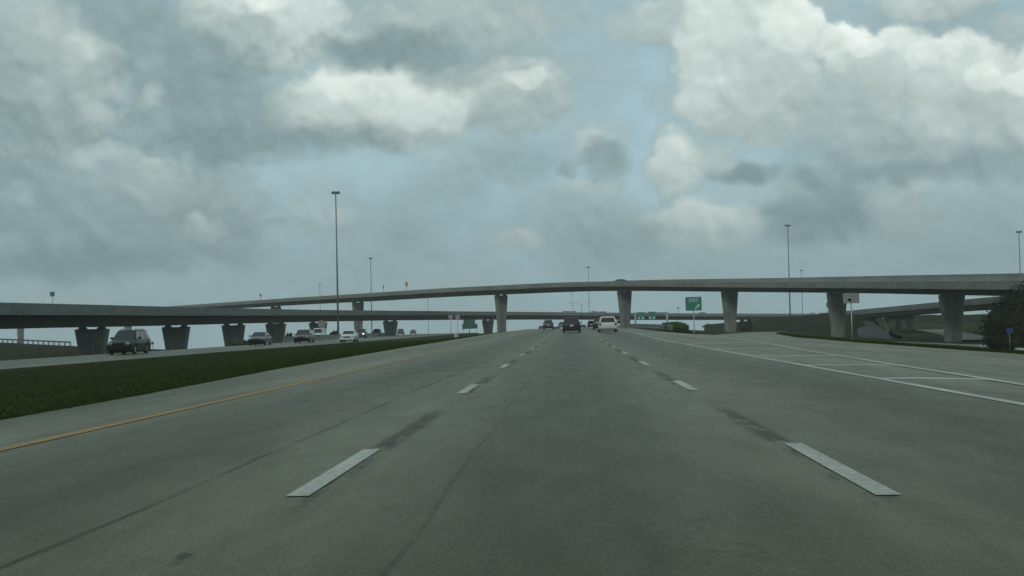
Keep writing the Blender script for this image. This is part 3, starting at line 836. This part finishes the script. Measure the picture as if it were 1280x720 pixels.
small_sign(586.6, 399.5, 411.0, 418, 14.6, 300, 'dark green sign on one post at the median end, under the low bridge', MT['sign_green_dark'], r=.09, mp=MT['steel_dark'])
small_sign(579.4, 404.8, 411.4, 418, 3.4, 301, 'narrow dark plate beside the left edge of the green median sign', MT['sign_dim'], r=.05)
small_sign(595.4, 404.8, 410.6, 418, 3.0, 301, 'narrow dark plate beside the right edge of the green median sign', MT['sign_dim'], r=.05)
# route marker assembly in the median
pb = P(568, 420, 182)
for px, sx, lb in ((565.0, -1.6, 'left one of two pale shield markers in the grass median'), (570.4, 1.6, 'right one of two pale shield markers in the grass median')):
    small_sign(px+sx, 393.4, 400.2, 420, 6.2, 182, lb, MT['sign_grey'], shape='shield', name='route_marker', r=.04)['group'] = 'route markers in the median'
for px, lb in ((568.8, 'short white marker post below the shield signs, left of its twin'), (571.6, 'short white marker post below the shield signs, right of its twin')):
    p = P(px, 423.0, 160); mb = MB(); mb.box(-.05, .05, -.03, .03, -.3, .62, bev=.01); o = mb.build('marker_post', MT['sign_white'], None); o.location = p
    tag(o, lb, 'marker post', 'white marker posts')
# overhead gantry with two green signs
Yg = 432; gb = P(834, 403, Yg); gt = P(834, 390.6, Yg); gl = P(794, 391.6, Yg)
rt = empty('sign_gantry', gb, 0, 'overhead sign gantry carrying two small green signs far ahead', 'sign gantry')
H = gt.z-gb.z
mb = MB(); mb.tube((0, 0, -3), (0, 0, H+.3), .32, .28, 10); mb.build('post', MT['steel'], rt)
mb = MB(); x0 = gl.x-gb.x
for dz in (0, -.9): mb.tube((0, 0, H+dz), (x0, 0, H+dz), .11, .11, 8)
for k in range(12): mb.tube((x0*k/12, 0, H-.9*(k % 2)), (x0*(k+1)/12, 0, H-.9*((k+1) % 2)), .06, .06, 6)
mb.build('truss', MT['steel_dark'], rt)
mb = MB(); mb.tube((x0, 0, -3), (x0, 0, H+.3), .3, .28, 10); mb.build('post', MT['steel'], rt)
for px, p0, p1 in ((801.2, 390.2, 399.2), (815.0, 389.6, 399.2)):
    c0 = P(px, (p0+p1)/2, Yg-.6); w = 9.4*Yg/FPX; h = (p1-p0)*Yg/FPX
    o = board_bm(w, h, 0, .08, .15).build('sign_board', MT['sign_green'], rt); o.location = c0-gb
    for s in (-1, 1):
        mb = MB(); mb.prism(arrow_pts(s*w*.26, -h*.3, .7, .5, R(-90)), -.03, -.005); mb.build('arrow', MT['sign_white'], o)

# ------------------------------------------------------------------ vehicles
CARS = {
    'suv': dict(L=4.6, W=1.86, H=1.76, belt=1.08, hood=1.04, nose=.74, A=1.05, B=.38, Cc=-1.95, D=-2.22, wb=2.68, wr=.36, tail=1.05, tum=.22),
    'sedan': dict(L=4.75, W=1.82, H=1.45, belt=.94, hood=.90, nose=.66, A=1.0, B=.22, Cc=-1.05, D=-1.72, wb=2.75, wr=.32, tail=.96, tum=.24),
    'coupe': dict(L=4.5, W=1.80, H=1.27, belt=.84, hood=.80, nose=.62, A=.9, B=.15, Cc=-.95, D=-1.7, wb=2.7, wr=.31, tail=.88, tum=.24),
    'minivan': dict(L=4.95, W=1.95, H=1.64, belt=.98, hood=.94, nose=.70, A=1.50, B=.62, Cc=-2.12, D=-2.40, wb=3.0, wr=.34, tail=1.02, tum=.20),
    'van': dict(L=5.2, W=1.98, H=2.0, belt=1.12, hood=1.05, nose=.80, A=1.75, B=1.15, Cc=-2.48, D=-2.56, wb=3.2, wr=.36, tail=1.1, tum=.14),
    'truck': dict(L=5.4, W=1.95, H=1.80, belt=1.1, hood=1.08, nose=.80, A=1.10, B=.50, Cc=-.55, D=-.75, wb=3.4, wr=.38, tail=1.1, tum=.18),
}
def make_car(kind, label, cat, loc, rz, paint, roof=None, name=None, group=None, lit=False, rack=False, trim=True, pitch=0):
    k = CARS[kind]; L, W, H = k['L'], k['W'], k['H']
    rt = empty(name or kind, loc, rz, label, cat, group); rt.rotation_euler.x = pitch
    mp = mat_carpaint(paint); hw = W/2
    yw = k['wb']/2; wr = k['wr']
    # lower body
    prof = [(L/2, .46, .62, .80), (L/2-.05, .40, k['nose']-.02, .90), (L/2-.16, .34, k['nose']+.10, .955), (L/2-.4, .30, k['hood']-.12, .985), (k['A']+.12, .26, k['hood']-.01, 1.0)]
    ys = []
    y = k['A']
    while y > k['D']+.001: ys.append(y); y -= .14
    prof += [(yy, .25, k['belt'], 1.0) for yy in ys]
    prof += [(k['D'], .26, k['belt'], 1.0)]
    yy = k['D']-.14
    while yy > -L/2+.2: prof.append((yy, .27, lerp(k['belt'], k['tail'], .5)-.01, 1.0)); yy -= .14
    prof += [(-L/2+.12, .30, k['tail']-.03, .98), (-L/2+.03, .36, k['tail']-.14, .95), (-L/2, .44, k['tail']-.26, .92)]
    # add stations around the wheels for round arches
    extra = []
    for cy_ in (yw, -yw):
        for q in range(-8, 9): extra.append(cy_+(wr+.06)*q/8)
    def at(y):
        for p0, p1 in zip(prof, prof[1:]):
            if p1[0] <= y <= p0[0]:
                t = (p0[0]-y)/max(1e-6, p0[0]-p1[0]); return (y,)+tuple(lerp(p0[i], p1[i], t) for i in (1, 2, 3))
        return None
    st = sorted(prof+[e for e in map(at, extra) if e], key=lambda p: -p[0])
    rings = []
    last = None
    for (y, zb_, zt, wf) in st:
        if last is not None and last-y < .012: continue
        last = y
        zl = zb_
        for cy_ in (yw, -yw):
            dd = abs(y-cy_)
            if dd < wr+.06: zl = max(zl, wr+math.sqrt((wr+.06)**2-dd*dd))
        w = hw*wf; zm = max(lerp(zb_, zt, .55), zl+.02); zt2 = max(zt, zl+.12)
        half = [(w*.86, zl), (w*.97, zl+.015), (w, zm), (w*.985, lerp(zm, zt2, .7)), (w*.93, zt2-.02), (w*.80, zt2+.015), (w*.4, zt2+.03)]
        rings.append([(x, y, z) for x, z in half] + [(-x, y, z) for x, z in half[::-1]])
    mb = MB(); mb.loft(rings); body = mb.build('body', mp, rt)
    for p in body.data.polygons: p.use_smooth = True
    try:
        body.data.set_sharp_from_angle(angle=R(35))
    except Exception: pass
    # dark underside
    mb = MB(); mb.box(-hw*.80, hw*.80, -L/2+.25, L/2-.25, .2, .66); mb.build('underbody', MT['black'], rt)
    # cabin
    A_, B_, C_, D_ = k['A'], k['B'], k['Cc'], k['D']; bz = k['belt']-.02; wb_ = hw*.93; wt_ = hw*.93-k['tum']
    tail_z = bz
    def cabin_ring(t):  # fraction of height
        w = lerp(wb_, wt_, t); return [(w, lerp(A_, B_, t), lerp(bz, H-.05, t)), (w, lerp(D_, C_, t), lerp(tail_z, H-.05, t)), (-w, lerp(D_, C_, t), lerp(tail_z, H-.05, t)), (-w, lerp(A_, B_, t), lerp(bz, H-.05, t))]
    mb = MB(); mb.loft([cabin_ring(0), cabin_ring(.5), cabin_ring(1), [(x*.86, lerp(y, (B_+C_)/2, .1), H) for x, y, z in cabin_ring(1)]])
    bmesh.ops.bevel(mb.bm, geom=[e for e in mb.bm.edges if e.calc_face_angle(0) > R(12)], offset=.05, segments=2, affect='EDGES')
    cab = mb.build('roof', mat_carpaint(roof) if roof else mp, rt)
    for p in cab.data.polygons: p.use_smooth = True
    try: cab.data.set_sharp_from_angle(angle=R(40))
    except Exception: pass
    # glass
    def pane(nm, c4, m0=.06, m1=.10, out=.012):
        c4 = [Vector(c) for c in c4]
        def bl(u, v): return c4[0].lerp(c4[1], u).lerp(c4[3].lerp(c4[2], u), v)
        pts = [bl(m0, .04), bl(1-m0, .04), bl(1-m0, 1-m1), bl(m0, 1-m1)]
        nrm = (pts[1]-pts[0]).cross(pts[3]-pts[0]).normalized()
        mid = Vector((0, (B_+C_)/2, 1.1))
        if nrm.dot(pts[0]-mid) < 0: nrm = -nrm
        mb = MB(); mb.loft([[p-nrm*.03 for p in pts], [p+nrm*out for p in pts]]); mb.build(nm, MT['glass'], rt)
    b_, t_ = cabin_ring(0), cabin_ring(1)
    pane('windscreen', (b_[0], b_[3], t_[3], t_[0]))
    pane('rear_window', (b_[1], b_[2], t_[2], t_[1]), .08, .14 if kind != 'sedan' else .08)
    for s in (0, 1):
        fb, rb, ft, rf = (b_[0], b_[1], t_[0], t_[1]) if s == 0 else (b_[3], b_[2], t_[3], t_[2])
        fb, rb, ft, rf = map(Vector, (fb, rb, ft, rf))
        cuts = (0, .47, .97) if kind in ('sedan', 'truck') else (0, .36, .68, .97)
        for c0, c1 in zip(cuts, cuts[1:]):
            pane('side_window', (fb.lerp(rb, c0+.02), fb.lerp(rb, c1-.01), ft.lerp(rf, c1-.01), ft.lerp(rf, c0+.02)), .03, .12)
    # wheels
    for s in (-1, 1):
        for cy_ in (yw, -yw):
            wx = s*(hw-.115)
            mb = MB(); prf = [(wr*.62, -.105), (wr*.9, -.11), (wr, -.08), (wr, .08), (wr*.9, .11), (wr*.62, .105)]
            n = 22; mb.loft([[(wx+o_, cy_+r_*math.cos(2*math.pi*i/n), wr+r_*math.sin(2*math.pi*i/n)) for r_, o_ in prf] for i in range(n+1)], closed=True, caps=False, smooth=True)
            wh = mb.build('wheel', MT['tyre'], rt)
            mb = MB(); mb.tube((wx-s*.06, cy_, wr), (wx+s*.085, cy_, wr), wr*.63, wr*.60, 18); mb.tube((wx+s*.085, cy_, wr), (wx+s*.10, cy_, wr), wr*.2, wr*.16, 10)
            for q in range(5):
                an = 2*math.pi*q/5
                mb.tube((wx+s*.092, cy_, wr), (wx+s*.092, cy_+wr*.55*math.cos(an), wr+wr*.55*math.sin(an)), .035, .03, 6)
            mb.build('rim', MT['rim'], wh)
    # lamps, bumpers, plate, mirrors, grille
    zn = k['nose']; 
    for s in (-1, 1):
        mb = MB(); mb.box(s*hw*.50, s*hw*.88, L/2-.26, L/2-.035, zn-.03, zn+.13, bev=.03); hl = mb.build('headlight', MT['lens'] if not lit else MT['lit_lens'], rt)
        mb = MB(); mb.box(s*hw*.93, s*hw*.72, -L/2-.012, -L/2+.2, k['tail']-.36, k['tail']-(.06 if kind != 'sedan' else .16), bev=.025); mb.build('tail_light', MT['red_lens'], rt)
        mb = MB(); mb.box(s*(hw-.02), s*(hw+.17), A_-.42, A_-.27, bz+.02, bz+.19, bev=.03); mb.build('side_mirror', MT['black'] if not trim else mp, rt)
    mb = MB(); mb.box(-hw*.95, hw*.95, L/2-.3, L/2+.05, .30, .56 if trim else .66, bev=.05); mb.build('front_bumper', mp if trim else MT['black'], rt)
    mb = MB(); mb.box(-hw*.95, hw*.95, -L/2-.06, -L/2+.3, .36, .58, bev=.05); mb.build('rear_bumper', mp if trim else MT['black'], rt)
    mb = MB(); mb.box(-hw*.45, hw*.45, L/2-.12, L/2+.012, zn-.12, zn+.06, bev=.02); mb.build('grille', MT['black'], rt)
    mb = MB(); mb.box(-.16, .16, -L/2-.022, -L/2, k['tail']-.34, k['tail']-.19); mb.build('licence_plate', MT['plate'], rt)
    if rack:
        for s in (-1, 1):
            mb = MB(); mb.tube((s*wt_*.8, B_-.2, H+.05), (s*wt_*.8, C_+.2, H+.05), .025, .025, 8)
            for yy in (B_-.25, (B_+C_)/2, C_+.25): mb.tube((s*wt_*.8, yy, H-.04), (s*wt_*.8, yy, H+.05), .022, .022, 6)
            mb.build('roof_rail', MT['chrome'], rt)
    return rt
m, T, b = newmat('lit_lamp_lens', .2, C(.8)); b.inputs['Emission Color'].default_value = C(1, .95, .82); b.inputs['Emission Strength'].default_value = 2.2; MT['lit_lens'] = m
GO = 'cars on the opposite road'; GA = 'cars ahead on the road'; GB = 'vehicles on the far bridge'
def opp_car(kind, px, Y, label, paint, **kw):
    d = ray(px, 420); X = d.x*Y/d.y
    hd = math.pi + math.atan2(.045, 1)*(1 if Y > 110 else .2)
    return make_car(kind, label, 'car', (X, Y, z_opp(Y)+.03), hd, paint, group=GO, **kw)
def road_car(kind, px, Y, label, paint, **kw):
    d = ray(px, 410); X = d.x*Y/d.y
    return make_car(kind, label, 'car', (X, Y, z_main(Y)+.03), 0, paint, group=GA, **kw)
opp_car('suv', 161, 95, 'dark green suv with roof rails coming toward the camera, nearest on the opposite road', (.006, .011, .009), name='suv', rack=True, trim=False)
opp_car('sedan', 325, 142, 'silver grey sedan on the opposite road in front of the barrier', (.13, .13, .125), name='sedan', trim=False)
opp_car('minivan', 380.5, 163, 'grey car with dark red roof on the opposite road', (.12, .115, .115), roof=(.06, .012, .014), name='car', trim=False)
opp_car('van', 399.5, 232, 'white van half hidden behind the grey car with red roof', (.62, .63, .60), name='van')
opp_car('sedan', 436.5, 158, 'white sedan on the opposite road near the foot of the tallest mast', (.58, .60, .57), name='sedan')
opp_car('suv', 451.5, 245, 'dark reddish car with a lit headlight just behind the white sedan', (.09, .05, .05), name='car', lit=True)
opp_car('suv', 471, 315, 'dark car left of a small low bridge pier on the opposite road', (.07, .08, .08), name='car')
opp_car('suv', 501, 390, 'dim distant car just right of a small low bridge pier', (.10, .11, .11), name='car')
opp_car('sedan', 516.5, 430, 'farthest small dark car on the opposite road', (.06, .07, .07), name='car')
road_car('minivan', 714.6, 144, 'dark blue minivan ahead in the middle lane', (.006, .008, .020), name='minivan')
road_car('minivan', 759.2, 141, 'white minivan ahead in the right lane', (.48, .48, .45), name='minivan')
road_car('suv', 749.0, 196, 'dark car mostly hidden behind the left side of the white minivan', (.02, .022, .022), name='car', trim=False)
road_car('suv', 739, 318, 'distant black suv between the blue and white minivans', (.014, .018, .018), name='suv')
road_car('suv', 685.6, 246, 'dark suv ahead in the left lane', (.018, .02, .02), name='suv')
road_car('sedan', 677.5, 362, 'low dark car just left of the dark suv in the left lane', (.03, .03, .03), name='sedan')
road_car('sedan', 695.0, 375, 'small dark car just right of the dark suv in the left lane', (.03, .035, .035), name='sedan')
road_car('sedan', 703.0, 300, 'grey car half hidden behind the left side of the blue minivan', (.12, .12, .12), name='sedan')
road_car('suv', 729.0, 372, 'distant grey green car right of the blue minivan', (.07, .09, .085), name='car')
road_car('van', 773.8, 330, 'distant white van between the white minivan and the tall pier', (.62, .63, .60), name='van')
# vehicles on the bridges
def deck_car(path, side, px, off, kind, label, paint, group, par=.86, bank=0):
    d = ray(px, 390); _, c, t, near = nearest(path, d.x, d.y, side, off)
    ang = math.atan2(t.y, t.x)-math.pi/2
    return make_car(kind, label, 'car', (c.x, c.y, c.z-par+.03+bank*off), ang, paint, group=group, name='car' if kind != 'van' else 'van')
deck_car(flyp, -1, 775, 4.2, 'coupe', 'dark car crossing the middle of the flyover', (.03, .035, .035), 'cars on the flyover', bank=.02)
deck_car(lowp, 1, 709, 3.0, 'sedan', 'white car on the far bridge, above the dark blue minivan', (.80, .81, .78), GB)
deck_car(lowp, 1, 717, 3.0, 'sedan', 'second white car on the far bridge, under the arm street light', (.80, .81, .78), GB)
deck_car(lowp, 1, 743.5, 3.0, 'sedan', 'pale car on the far bridge, left of another above the white minivan', (.6, .6, .58), GB)
deck_car(lowp, 1, 753, 3.0, 'sedan', 'pale car on the far bridge directly above the white minivan', (.62, .62, .6), GB)
deck_car(lowp, 1, 1017, 3.0, 'sedan', 'white car on the far bridge just left of the dark pier', (.80, .81, .78), GB)
deck_car(lowp, 1, 1027, 3.0, 'sedan', 'white car on the far bridge next to the two post sign', (.80, .81, .78), GB)
deck_car(lowp, 1, 878, 3.0, 'sedan', 'white car on the far bridge just right of the exit sign post', (.6, .6, .56), GB)
# parked row below the far bridge
for px, pc, kd, lb in ((885, (.45, .03, .03), 'truck', 'red pickup truck below the far bridge, left of the pier by the exit sign'), (897, (.6, .6, .58), 'van', 'white van below the far bridge, next to a red pickup truck')):
    p = P(px, 409.5, 600); make_car(kd, lb, 'car', p, R(70), pc, name='pickup_truck' if kd == 'truck' else 'van', group='vehicles below the far bridge')

# ------------------------------------------------------------------ sky
w = bpy.data.worlds.new('World'); sc.world = w; w.use_nodes = True
nt = w.node_tree; nt.nodes.clear(); T = NT(nt)
SUN_EL, SUN_AZ = R(29), R(-168)
STR = .1
gdir = T.add('ShaderNodeTexCoord').outputs['Generated']
dn = T.vm('NORMALIZE', gdir)
x, y, z = T.sep(dn)
zc = T.math('MAXIMUM', z, .012)
sky = T.add('ShaderNodeTexSky', sky_type='NISHITA', sun_disc=False, sun_elevation=SUN_EL, sun_rotation=SUN_AZ, air_density=1.2, dust_density=3.0, ozone_density=1.2)
T.inp(sky, 'Vector', T.comb(x, y, zc))
az = T.math('ARCTAN2', x, y); el = T.math('ARCSINE', zc)
Pv = T.comb(T.math('MULTIPLY', az, 16.5), T.math('MULTIPLY', el, 16.5), 0.0)
w1 = T.noise(Pv, .8, 3, .5, col=True); w2 = T.noise(Pv, 2.4, 4, .5, col=True)
off = T.vm('ADD', T.vm('MULTIPLY', T.vm('SUBTRACT', w1, (.5, .5, .5)), (.75, .45, 0)), T.vm('MULTIPLY', T.vm('SUBTRACT', w2, (.5, .5, .5)), (.42, .34, 0)))
Pw = T.vm('ADD', T.vm('ADD', Pv, off), (0, 0, 1))
# cloud masses, far to near: photo px x, y, radius x, radius y, cover, softness, tone, lift of the upper edge
BL = [
 (690, 60, 110, 100, .35, 1.0, .58, .05), (420, 300, 200, 70, .45, 1.0, .42, .12), (900, 325, 240, 40, .4, 1.0, .46, .1), (1230, 285, 120, 60, .6, .9, .46, .14), (560, 265, 150, 60, .35, 1.0, .40, .15),
 (140, 25, 110, 50, .75, 1.0, .36, -.05), (1170, 35, 120, 45, .35, 1.0, .40, -.05), (620, 75, 60, 45, .5, .9, .44, 0),
 (60, 110, 95, 100, .95, .5, .56, .20), (30, 30, 65, 50, .8, .7, .62, .1), (120, 75, 38, 42, .8, .5, .62, .14),
 (735, 285, 95, 58, .75, 1.0, .44, .2), (640, 200, 90, 34, .65, 1.0, .42, .12), (640, 300, 40, 20, .7, .8, .60, .15),
 (120, 262, 200, 76, .9, .8, .44, .24), (262, 262, 80, 62, .85, .6, .47, .18), (60, 326, 190, 30, .9, .9, .25, .10), (235, 322, 110, 22, .6, .9, .32, .05),
 (200, 212, 30, 16, .7, .6, .66, .2), (122, 196, 40, 18, .6, 1.5, .72, .2), (270, 285, 22, 16, .6, .8, .58, .2), (190, 240, 20, 24, .5, .8, .58, .2),
 (560, 22, 160, 42, .95, .6, .60, .10), (625, 122, 90, 46, .95, .5, .62, .22), (655, 106, 28, 16, .8, .6, .80, .1),
 (330, 25, 100, 60, .95, .6, .76, .22), (310, 5, 45, 22, .9, .8, .92, .05), (250, 110, 120, 110, .9, 1.0, .36, .10), (470, 130, 125, 58, 1.0, .6, .72, .24), (455, 100, 60, 26, .8, .8, .88, .1), (520, 132, 60, 34, .7, .9, .82, .1),
 (330, 174, 220, 30, .85, 1.0, .33, .12), (340, 130, 42, 30, .6, 1.0, .46, .2), (485, 58, 108, 32, .9, .75, .36, .16), (560, 85, 70, 26, .7, .9, .44, .1), (196, 122, 16, 20, .5, 1.6, .74, .1), (128, 144, 34, 18, .55, 1.6, .70, .2),
 (880, 20, 120, 34, .85, .6, .66, .12), (935, 60, 86, 84, 1.0, .45, .74, .22), (985, 30, 30, 36, .9, .5, .86, .10), (905, 130, 50, 36, .95, .45, .68, .22), (960, 125, 58, 50, .95, .6, .64, .12),
 (1165, 2, 60, 18, .9, .6, .66, .1), (1268, 40, 36, 32, .8, .6, .62, .1),
 (1290, 120, 90, 60, 1.0, .4, .70, .24), (1195, 95, 62, 48, 1.0, .4, .74, .24), (1120, 78, 48, 46, 1.0, .4, .78, .22), (1056, 62, 34, 32, 1.0, .4, .88, .2),
 (1030, 268, 96, 40, .95, .7, .36, .22), (1128, 262, 40, 48, .9, .6, .58, .2), (1012, 238, 30, 14, .5, 1.1, .60, .12),
 (1060, 130, 90, 60, .9, .9, .62, .16), (1200, 160, 120, 60, .85, 1.0, .60, .2), (1080, 205, 125, 40, .9, 1.2, .43, .2), (1240, 208, 90, 26, .8, .9, .42, .12), (1080, 222, 110, 20, .75, 1.3, .32, .1), (1175, 165, 34, 46, .7, 1.0, .66, .1),
 (930, 215, 58, 18, .9, .8, .33, .10), (838, 205, 36, 52, .9, .8, .68, .2), (890, 200, 34, 22, .7, .7, .62, .14), (868, 286, 80, 34, .9, .9, .68, .22), (790, 300, 70, 26, .7, .9, .40, .1),
 (738, 178, 22, 13, .7, 1.1, .70, .1), (745, 232, 38, 14, .7, .9, .64, .1), (650, 300, 26, 14, .7, .9, .66, .1), (760, 262, 30, 22, .5, 1.0, .52, .2), (1100, 190, 22, 40, .5, 1.2, .60, .1), (250, 285, 26, 20, .6, .9, .62, .2), (160, 225, 24, 26, .5, .9, .60, .2), (1185, 275, 40, 26, .5, 1.0, .56, .2), (560, 235, 60, 24, .4, 1.0, .40, .1), (520, 285, 50, 26, .4, 1.0, .50, .15), (711, 212, 18, 13, .8, 1.0, .44, .3), (760, 199, 33, 25, .85, .9, .38, .08),
 (1030, 50, 26, 20, .8, .7, .84, .1), (1085, 62, 20, 16, .7, .7, .90, .1), (1160, 72, 26, 20, .7, .7, .86, .1), (1225, 92, 24, 18, .7, .7, .86, .1), (1275, 92, 26, 16, .8, .7, .88, .1), (870, 130, 28, 20, .6, .8, .74, .1), (830, 190, 20, 22, .7, .7, .76, .1), (850, 228, 24, 20, .6, .8, .70, .1), (880, 275, 34, 16, .6, .8, .76, .1), (95, 60, 26, 20, .6, .8, .70, .1),
 # beyond the frame
 (-150, 150, 220, 150, .9, .8, .42, .2), (-420, 60, 220, 180, .9, .8, .55, .2), (1550, 120, 180, 160, .9, .8, .5, .2), (1800, 200, 200, 120, .8, .8, .45, .2), (300, -150, 260, 70, .8, .9, .4, .1), (900, -160, 300, 80, .7, .9, .55, .1),
]
# billows: rounded puffs with creases between them
def billow(sc_, o_):
    n = T.noise(T.vm('ADD', Pv, o_), sc_, 2, .45)
    return T.math('ABSOLUTE', T.math('MULTIPLY_ADD', n, 2, -1))
b1 = billow(1.5, (0, 0, 0)); b1s = billow(1.5, (-.04, -.12, 0)); b2 = billow(3.6, (3, 1, 0)); b2s = billow(3.6, (3-.02, 1-.06, 0))
puff = T.math('ADD', T.math('MULTIPLY', b1, 1.1), T.math('MULTIPLY', b2, .6))
fine = T.noise(Pv, 4, 7, .60)
edge = T.math('ADD', T.math('MULTIPLY', T.math('SUBTRACT', fine, .5), .70), T.math('MULTIPLY', T.math('SUBTRACT', .34, puff), .34))
# loose cloud everywhere
Ps = T.vm('MULTIPLY', Pv, (1, 1.5, 1))
gen = T.noise(Ps, .8, 5, .5, dist=.3)
tone = T.math('MULTIPLY_ADD', gen, .8, .07)
al = T.mr(gen, .36, .64, .10, .62)
for (px, py, rx, ry, cov, soft, tn0, lift) in BL:
    d = ray(px, py).normalized()
    cu_, cv_ = math.atan2(d.x, d.y)*16.5, math.asin(d.z)*16.5
    ix, iy = 100/(rx*1.16), 100/(ry*1.16)
    v = T.vm('MULTIPLY_ADD', Pw, (ix, iy, 1), (-cu_*ix, -cv_*iy, 0))       # z stays 1
    if tn0 > .60: soft *= .55
    q = T.math('SUBTRACT', edge, T.vm('DOT_PRODUCT', v, v))                # 0 outside .. rising inwards
    aI = T.mr(q, -2.0, -2.0+.26+1.05*soft, 0, cov)
    tn = T.vm('DOT_PRODUCT', v, (0, lift*.55, tn0))
    tone = T.math('MULTIPLY_ADD', aI, T.math('SUBTRACT', tn, tone), tone)
    al = T.math('MULTIPLY_ADD', aI, T.math('SUBTRACT', 1, al), al)
med = T.noise(Pv, 1.2, 4, .5); med2 = T.noise(T.vm('ADD', Pv, (-.06, -.14, 0)), 1.2, 4, .5)
relief = T.math('ADD', T.math('MULTIPLY', T.math('SUBTRACT', b1, b1s), .17), T.math('MULTIPLY', T.math('SUBTRACT', med, med2), -.20))
relief = T.math('ADD', relief, T.math('MULTIPLY', T.math('SUBTRACT', b2, b2s), .07))
tone = T.math('ADD', tone, T.math('MULTIPLY', relief, al))
tone = T.math('ADD', tone, T.math('MULTIPLY', T.math('SUBTRACT', fine, .5), .05))
ramp = T.add('ShaderNodeValToRGB'); T.inp(ramp, 0, tone)
K = 1/STR
cr_el = ramp.color_ramp.elements
cr_el[0].position = .10; cr_el[0].color = (.150, .222, .234, 1)
cr_el[1].position = .95; cr_el[1].color = (.90, .98, .93, 1)
for pos, c_ in ((.28, (.182, .258, .266, 1)), (.45, (.258, .352, .358, 1)), (.62, (.43, .53, .515, 1)), (.78, (.63, .73, .695, 1))):
    e = ramp.color_ramp.elements.new(pos); e.color = c_
cl = T.vm('SCALE', ramp.outputs[0]); cl.node.inputs['Scale'].default_value = K
# clear sky: Nishita dulled by thin veil
skc = T.vm('MULTIPLY', sky.outputs[0], (.30, .32, .32))
veil = T.mix(T.mr(el, .0, .30, .90, .80), skc, C(.47*K, .68*K, .76*K))
out = T.mix(al, veil, cl)
# grey-blue band of distance near the horizon
hz = T.mr(el, .005, .12, .60, .0)
out = T.mix(hz, out, C(.21*K, .305*K, .325*K))
bst = T.mr(el, .0, .19, 1.06, 1.0)
out = T.vm('SCALE', out); T.inp(out.node, 'Scale', bst)
bg = T.add('ShaderNodeBackground'); T.inp(bg, 0, out); bg.inputs[1].default_value = STR
wo = T.add('ShaderNodeOutputWorld'); T.l.new(bg.outputs[0], wo.inputs[0])
w.cycles.sampling_method = 'MANUAL'; w.cycles.sample_map_resolution = 256

# thin humid air
mb = MB(); mb.box(-1060, 1060, -60, 1360, -130, 62)
hm = bpy.data.materials.new('haze_air'); hm.use_nodes = True; hn = hm.node_tree; hn.nodes.clear()
ho = hn.nodes.new('ShaderNodeOutputMaterial'); hv = hn.nodes.new('ShaderNodeVolumePrincipled')
hv.inputs['Color'].default_value = (.94, .93, .86, 1); hv.inputs['Density'].default_value = .0003; hv.inputs['Anisotropy'].default_value = .2
hn.links.new(hv.outputs[0], ho.inputs['Volume'])
tag(mb.build('haze', hm, None), kind='stuff')

sd = bpy.data.lights.new('sun', 'SUN'); sd.energy = .85; sd.angle = R(14); sd.color = (1, .97, .92)
so = bpy.data.objects.new('sun', sd); col.objects.link(so)
sv = Vector((math.sin(SUN_AZ)*math.cos(SUN_EL), math.cos(SUN_AZ)*math.cos(SUN_EL), math.sin(SUN_EL)))
so.rotation_euler = sv.to_track_quat('Z', 'Y').to_euler(); so.location = sv*100

vs = sc.view_settings
sc.display_settings.display_device = 'sRGB'
vs.view_transform = 'Standard'; vs.look = 'None'; vs.exposure = 0; vs.gamma = 1; vs.use_curve_mapping = False
sc.cycles.use_adaptive_sampling = True; sc.cycles.adaptive_threshold = .02
sc.cycles.max_bounces = 4; sc.cycles.diffuse_bounces = 2; sc.cycles.glossy_bounces = 2
